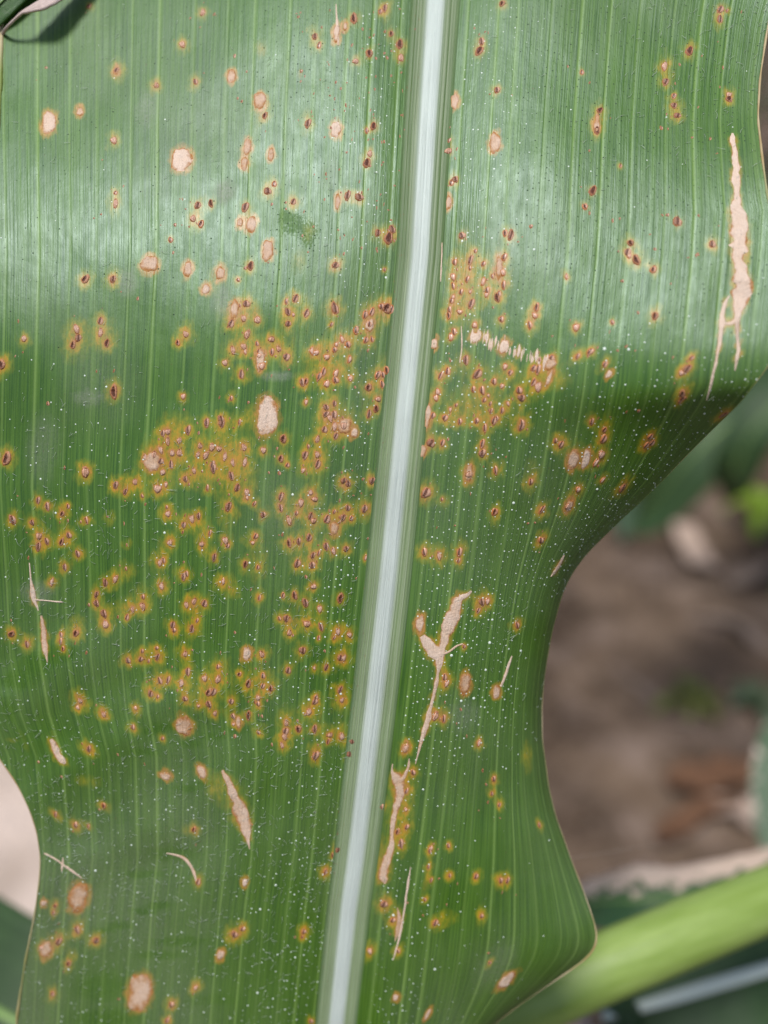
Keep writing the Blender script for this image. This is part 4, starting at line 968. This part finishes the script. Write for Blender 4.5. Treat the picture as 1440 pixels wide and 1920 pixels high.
def leafthing(path, width, face, m, label, ribm=None, ribw=.06, name='maize_leaf', group=None, **kw):
    me, C, G = ribbon(path, width, face, **kw)
    root = empty(name, C[0])
    tag(root, label, 'leaf', group)
    link('blade', me, m, root)
    if ribm:
        mid = G[:, 6] ; w0 = np.array([width(i / (len(mid) - 1)) for i in range(len(mid))])
        v, f = tube(mid + np.asarray(face) / np.linalg.norm(face) * .0002, np.maximum(w0 * ribw, .0004), 8, flat=.5)
        link('midrib', mesh('midrib', v, f), ribm, root)
    return root

A = lambda pts: [at(np.array(x), np.array(y), np.array(d)) for x, y, d in pts]
TOCAM = -F_
UPV = np.array([0, 0, 1.0])

# stem slanting behind the leaf's lower corner, rooted in the soil out of the frame
sp_path = A([(1800, 1535, .25), (1640, 1600, .226), (1440, 1685, .205), (1280, 1752, .198), (1122, 1819, .195), (960, 1893, .196), (800, 1985, .205), (640, 2130, .23), (520, 2400, .30)])
foot = sp_path[-1].copy(); sp_path.append(np.array([foot[0] - .02, foot[1] + .03, foot[2] - .18])); sp_path.append(np.array([foot[0] - .02, foot[1] + .05, 0.0 - .01]))
C = catmull(sp_path, 70)
rad = np.interp(np.linspace(0, 1, 70), [0, .15, .5, .75, 1], [.0064, .0066, .0068, .0078, .010])
v, f = tube(C, rad, 20)
st_root = empty('maize_plant', C[-1]); tag(st_root, 'thick lime green maize stem slanting behind the big leaf\'s lower corner', 'plant')
me = mesh('stalk', v, f)
ru = np.zeros((len(v), 3)); ru[:, 0] = np.tile(np.linspace(0, 2, 20), 70); ru[:, 1] = np.repeat(np.linspace(0, 30, 70), 20)
vattr(me, 'run', ru, 'FLOAT_VECTOR')
link('stalk', me, M_STEM, st_root)
# the sheath wrapped round its underside
sh = [p + np.array([0, -.001, -.0058]) for p in C[6:44:2]]
me, _, _ = ribbon(sh, lambda q: .0056 * (1 - .4 * q), -U_ + .3 * TOCAM, fold=0, cup=.5, nseg=30)
link('sheath', me, M_LEAF, st_root)
# node rings on the stem
for k in (40, 55):
    v, f = tube([C[k] - (C[k + 1] - C[k]) * .25, C[k], C[k] + (C[k + 1] - C[k]) * .25], [rad[k] * .98, rad[k] * 1.1, rad[k] * .98], 18)
    me = mesh('node', v, f); ru = np.zeros((len(v), 3)); vattr(me, 'run', ru, 'FLOAT_VECTOR'); link('node', me, M_STEM, st_root)

wprof = lambda w: (lambda q: w * (.35 + .65 * math.sin(math.pi * min(1, .12 + q * .88)) ** .6) * (1 if q < .9 else max(.05, (1 - q) / .1)))
# withered leaf behind the stem
leafthing(A([(1030, 1720, .285), (1100, 1694, .272), (1200, 1688, .262), (1320, 1672, .262), (1450, 1628, .268), (1640, 1560, .29)]), lambda q: .0098 * (.55 + .45 * math.sin(math.pi * min(1, q * 1.1 + .12))), U_ * .9 + TOCAM * .75 + R_ * .1,
          M_WITH, 'dark leaf with a pale pinkish withered edge just behind the lime stem', M_GRIB, .05, fold=.10, wav=.10, seed=4, rag=.12)
# leaf with the white midrib below the stem
leafthing(A([(1130, 1905, .250), (1225, 1880, .246), (1330, 1848, .246), (1440, 1815, .250), (1620, 1760, .27)]), lambda q: .018 * (.75 + .25 * math.sin(math.pi * q)), U_ * .6 + TOCAM,
          M_LEAFD, 'dark green leaf with a broad white midrib below the lime stem', M_PRIB, .13, fold=.12, seed=6)
# small curled blade in front of it
leafthing(A([(1085, 1845, .232), (1140, 1872, .236), (1185, 1905, .24), (1230, 1960, .25), (1260, 2040, .27)]), lambda q: .0042 * (.5 + .5 * math.sin(math.pi * q)), U_ * .8 + TOCAM * .6 + R_ * .4,
          M_LEAFD, 'narrow dark blade curling down beneath the lime stem', None, fold=.2, seed=8)
leafthing(A([(1010, 1935, .26), (1060, 1905, .255), (1110, 1890, .255), (1150, 1915, .26)]), lambda q: .006 * (.6 + .4 * math.sin(math.pi * q)), U_ * .7 + TOCAM, M_DRY,
          'scrap of dry tan leaf tucked under the lime stem', None, fold=.1, wav=.3, seed=9, rag=.3, name='dead_leaf')
# upright leaf at the right
leafthing(A([(1500, 1640, .36), (1474, 1560, .37), (1468, 1470, .38), (1480, 1390, .39), (1520, 1320, .41)]), lambda q: .0125 * (.7 + .3 * math.sin(math.pi * q)), TOCAM + U_ * .5 - R_ * .4,
          foliage('leaf_greyish', (.055, .100, .045), (.085, .135, .070), .5, .15, dead=(-1.0, .95, (.60, .47, .38))), 'upright grey green leaf with a bleached edge beyond the withered leaf', M_GRIB, .06, fold=.1, seed=12)
# leaf under the main leaf's left margin
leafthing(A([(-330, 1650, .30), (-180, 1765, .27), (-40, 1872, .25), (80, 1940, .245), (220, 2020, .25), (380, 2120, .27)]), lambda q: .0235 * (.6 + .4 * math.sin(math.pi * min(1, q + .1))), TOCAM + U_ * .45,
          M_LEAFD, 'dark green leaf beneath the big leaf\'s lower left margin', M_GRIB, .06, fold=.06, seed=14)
# small leaf lying across the upper left corner
cdep = float((surf(60, 10) - CAM) @ F_) - .0014
leafthing(A([(170, -165, cdep + .006), (80, -70, cdep + .003), (4, 4, cdep), (-70, 80, cdep), (-150, 170, cdep)]),
          lambda q: PX * float(np.interp(q, [0, .3, .5, .7, 1], [46, 44, 43, 44, 30])), TOCAM + .45 * U_ - .1 * R_,
          M_LEAF, 'small green leaf edged by the pale dry scrap at the big leaf\'s upper left corner', M_GRIB, .06, fold=.05, seed=16)
# the dried scrap curling over the leaf's upper left corner
sc_pts = [(3, 64, 0), (8, 54, 16), (22, 38, 34), (38, 22, 44), (54, 10, 48), (78, -2, 46), (110, -22, 40), (160, -60, 30)]
sc_path = A([(2, 64, cdep - .0005), (11, 49, cdep - .0025), (26, 34, cdep - .0035), (40, 21, cdep - .004), (62, 9, cdep - .004), (88, -5, cdep - .0035), (120, -28, cdep - .002), (160, -58, cdep)])
dryw = lambda q: PX * float(np.interp(q, [0, .15, .32, .43, .52, .62, .8, 1], [4, 4.5, 4.5, 6, 15, 24, 26, 20]))
leafthing(sc_path, dryw, TOCAM + .9 * U_ - .1 * R_, M_DRY if False else foliage('dry_scrap', (.56, .42, .35), (.70, .55, .49), .75, .15, (.6, .45, .35)),
          'pale dry scrap curled over the big leaf\'s upper left corner', None, fold=.0, cup=.25, seed=18, name='dead_leaf', rag=.1)

# spider thread
a0 = surf(885, 1633, .0003); a3 = at(np.array(1440), np.array(1540), np.array(.24))
v, f = tube(np.array([a0 + (a3 - a0) * t - UPV * .0012 * math.sin(math.pi * t) for t in np.linspace(0, 1, 9)]), .0000085, 5)
s = NT('silk'); s.base((.7, .7, .66), .3, .5); 
tag(link('spider_thread', mesh('spider_thread', v, f), s.m), 'fine spider thread stretched from the big leaf over the soil', 'thread')

# ------------------------------------------------------------------ maize plants standing behind, on the soil
def maize_plant(x, y, h, seed, label, n=7, m=None, group='maize plants beyond the leaf'):
    r5 = random.Random(seed)
    root = empty('maize_plant', (x, y, 0)); tag(root, label, 'plant', group)
    P = [np.array([x, y, -.02]), np.array([x + r5.uniform(-.02, .02), y, h * .35]), np.array([x + r5.uniform(-.04, .04), y + r5.uniform(-.04, .04), h * .8])]
    Cc = catmull(P, 14); v, f = tube(Cc, np.linspace(.012, .007, 14), 12); me = mesh('stalk', v, f)
    ru = np.zeros((len(v), 3)); ru[:, 0] = np.tile(np.linspace(0, 2, 12), 14); vattr(me, 'run', ru, 'FLOAT_VECTOR'); link('stalk', me, M_STEM, root)
    az = r5.uniform(0, 6.28)
    for k in range(n):
        z = h * (.06 + .70 * k / n); b = Cc[min(13, int(z / (h * .8) * 13))].copy(); b[2] = z
        a = az + math.pi * k + r5.uniform(-.5, .5); d = np.array([math.cos(a), math.sin(a), 0]); L = h * r5.uniform(.42, .68)
        up = r5.uniform(.35, .6)
        pts = [b, b + d * L * .25 + UPV * L * up * .55, b + d * L * .55 + UPV * L * up * .62, b + d * L * .82 + UPV * L * up * .25, b + d * L * 1.0 - UPV * L * .22]
        w = r5.uniform(.022, .034)
        me, C2, G = ribbon(pts, lambda q: w * (.35 + .65 * math.sin(math.pi * min(1, q * .9 + .12))) * (1 if q < .75 else max(.04, (1 - q) / .25)), UPV * .8 + d * .5, fold=.22, wav=.16, nseg=24, seed=seed * 31 + k)
        lf = link('leaf', me, m or (M_LEAF if r5.random() < .6 else M_LEAFD), root)
        mid = G[:, 6]; v, f = tube(mid + UPV * .001, np.linspace(.0022, .0006, len(mid)), 6)
        rb = bpy.data.objects.new('midrib', mesh('midrib', v, f)); col.objects.link(rb); rb.data.materials.append(M_GRIB); rb.parent = lf
    return root
def gpt(px, py): g = at_ground(px, py); return g[0], g[1]
for i, (x, y, h, lab) in enumerate([
    gpt(1500, 905) + (1.05, 'maize plant standing in the soil behind the yellow green weed'),
    gpt(1420, 800) + (1.2, 'leafy maize plant standing over the dark green weed'),
    gpt(1330, 690) + (.80, 'half hidden maize plant standing right behind the fold of the big leaf'),
    gpt(1560, 640) + (1.1, 'tall maize plant standing farther back with broad arching leaves'),
    gpt(1430, 470) + (1.4, 'tall dark maize plant standing beyond the big leaf\'s upper right margin'),
    gpt(1640, 400) + (1.5, 'tallest maize plant standing farthest back in the field')]):
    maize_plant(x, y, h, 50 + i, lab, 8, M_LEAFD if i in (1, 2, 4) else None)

# drooping leaves between the fold of the big leaf and the field
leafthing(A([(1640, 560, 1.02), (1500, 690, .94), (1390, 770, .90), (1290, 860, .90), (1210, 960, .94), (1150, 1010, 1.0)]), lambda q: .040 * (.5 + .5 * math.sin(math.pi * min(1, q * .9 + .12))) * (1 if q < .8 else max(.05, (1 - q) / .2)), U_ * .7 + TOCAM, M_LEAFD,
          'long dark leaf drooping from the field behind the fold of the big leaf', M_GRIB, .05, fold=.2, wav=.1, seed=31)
leafthing(A([(1560, 700, .80), (1480, 740, .78), (1410, 810, .78), (1376, 890, .80), (1362, 950, .84)]), lambda q: .022 * (.5 + .5 * math.sin(math.pi * min(1, q * .9 + .12))) * (1 if q < .8 else max(.05, (1 - q) / .2)), U_ * .5 + TOCAM - R_ * .3, M_LEAFD,
          'narrow dark leaf hanging down beside the yellow green weed', M_GRIB, .05, fold=.2, wav=.1, seed=32)
leafthing(A([(1700, 420, 1.3), (1560, 600, 1.2), (1450, 700, 1.15), (1360, 720, 1.15), (1270, 800, 1.2)]), lambda q: .030 * (.5 + .5 * math.sin(math.pi * min(1, q * .9 + .12))) * (1 if q < .8 else max(.05, (1 - q) / .2)), U_ * .7 + TOCAM, M_LEAF,
          'green leaf arching over the long dark drooping leaf', M_GRIB, .05, fold=.2, wav=.1, seed=33)

# small weeds
def weed(px, py, r, n, m, label, seed, hgt=.06):
    g = at_ground(px, py); r6 = random.Random(seed)
    root = empty('weed', (g[0], g[1], 0)); tag(root, label, 'weed')
    for k in range(n):
        a = 6.28 * k / n + r6.uniform(-.4, .4); d = np.array([math.cos(a), math.sin(a), 0]); b = np.array([g[0], g[1], -.004])
        L = r * r6.uniform(.7, 1.1)
        me, _, G = ribbon([b, b + d * L * .3 + UPV * hgt * .9, b + d * L * .7 + UPV * hgt, b + d * L + UPV * hgt * .55], lambda q: L * .2 * math.sin(math.pi * min(1, q * .85 + .13)) ** .8, UPV, fold=.2, nseg=12, seed=seed + k)
        link('leaf', me, m, root)
weed(1412, 1005, .075, 8, M_LEAFL, 'small bright yellow green weed growing on the soil by the maize plants', 3, .07)
weed(1290, 1335, .055, 6, foliage('leaf_olive', (.10, .115, .016), (.15, .15, .022)), 'low olive weed in the bare brown soil', 4, .035)
weed(1160, 985, .09, 6, foliage('leaf_bluish', (.045, .085, .040), (.060, .105, .055)), 'dull bluish green weed under the fold of the big leaf', 5, .05)
weed(1340, 845, .10, 7, M_LEAFD, 'dark green weed in the shade of the maize plants', 6, .10)
weed(1415, 1340, .05, 5, foliage('leaf_dull', (.06, .09, .04), (.08, .115, .055)), 'dull green weed beside the upright grey green leaf', 7, .04)

# dry leaves and straw lying on the soil
def litter(px, py, L, w, az, m, label, seed):
    g = at_ground(px, py); r7 = random.Random(seed)
    d = np.array([math.cos(az), math.sin(az), 0]); nrm_ = np.array([-d[1], d[0], 0])
    pts = [g + d * L * t + nrm_ * L * r7.uniform(-.08, .08) + UPV * (.012 + r7.uniform(0, .018)) for t in (-.5, -.2, .15, .5)]
    leafthing(pts, lambda q: w * (.4 + .6 * math.sin(math.pi * min(1, q + .08))), UPV, m, label, None, name='dead_leaf', fold=.15, wav=.25, seed=seed, rag=.25)
litter(1283, 1035, .16, .022, 1.75, M_DRY, 'broad pale dry leaf lying on the soil beside the bluish weed', 21)
litter(1405, 1090, .10, .016, .7, M_DRYM, 'pale dry leaf on the soil below the yellow green weed', 22)
litter(1230, 1330, .12, .007, 2.2, M_DRYM, 'thin dry straw on bare soil left of the olive weed', 23)
litter(1345, 1470, .14, .022, .3, M_DRYB, 'reddish brown dead leaf on the soil above the withered leaf', 24)
litter(1300, 1560, .12, .014, .5, M_DRYB, 'crumpled brown dead leaf beside the withered leaf', 25)
litter(1380, 1555, .11, .016, 2.7, M_DRY, 'pale brown dry leaf lying below the reddish brown one', 26)
litter(1400, 1210, .16, .010, 2.6, M_DRYM, 'long dry leaf lying across the open brown soil', 27)
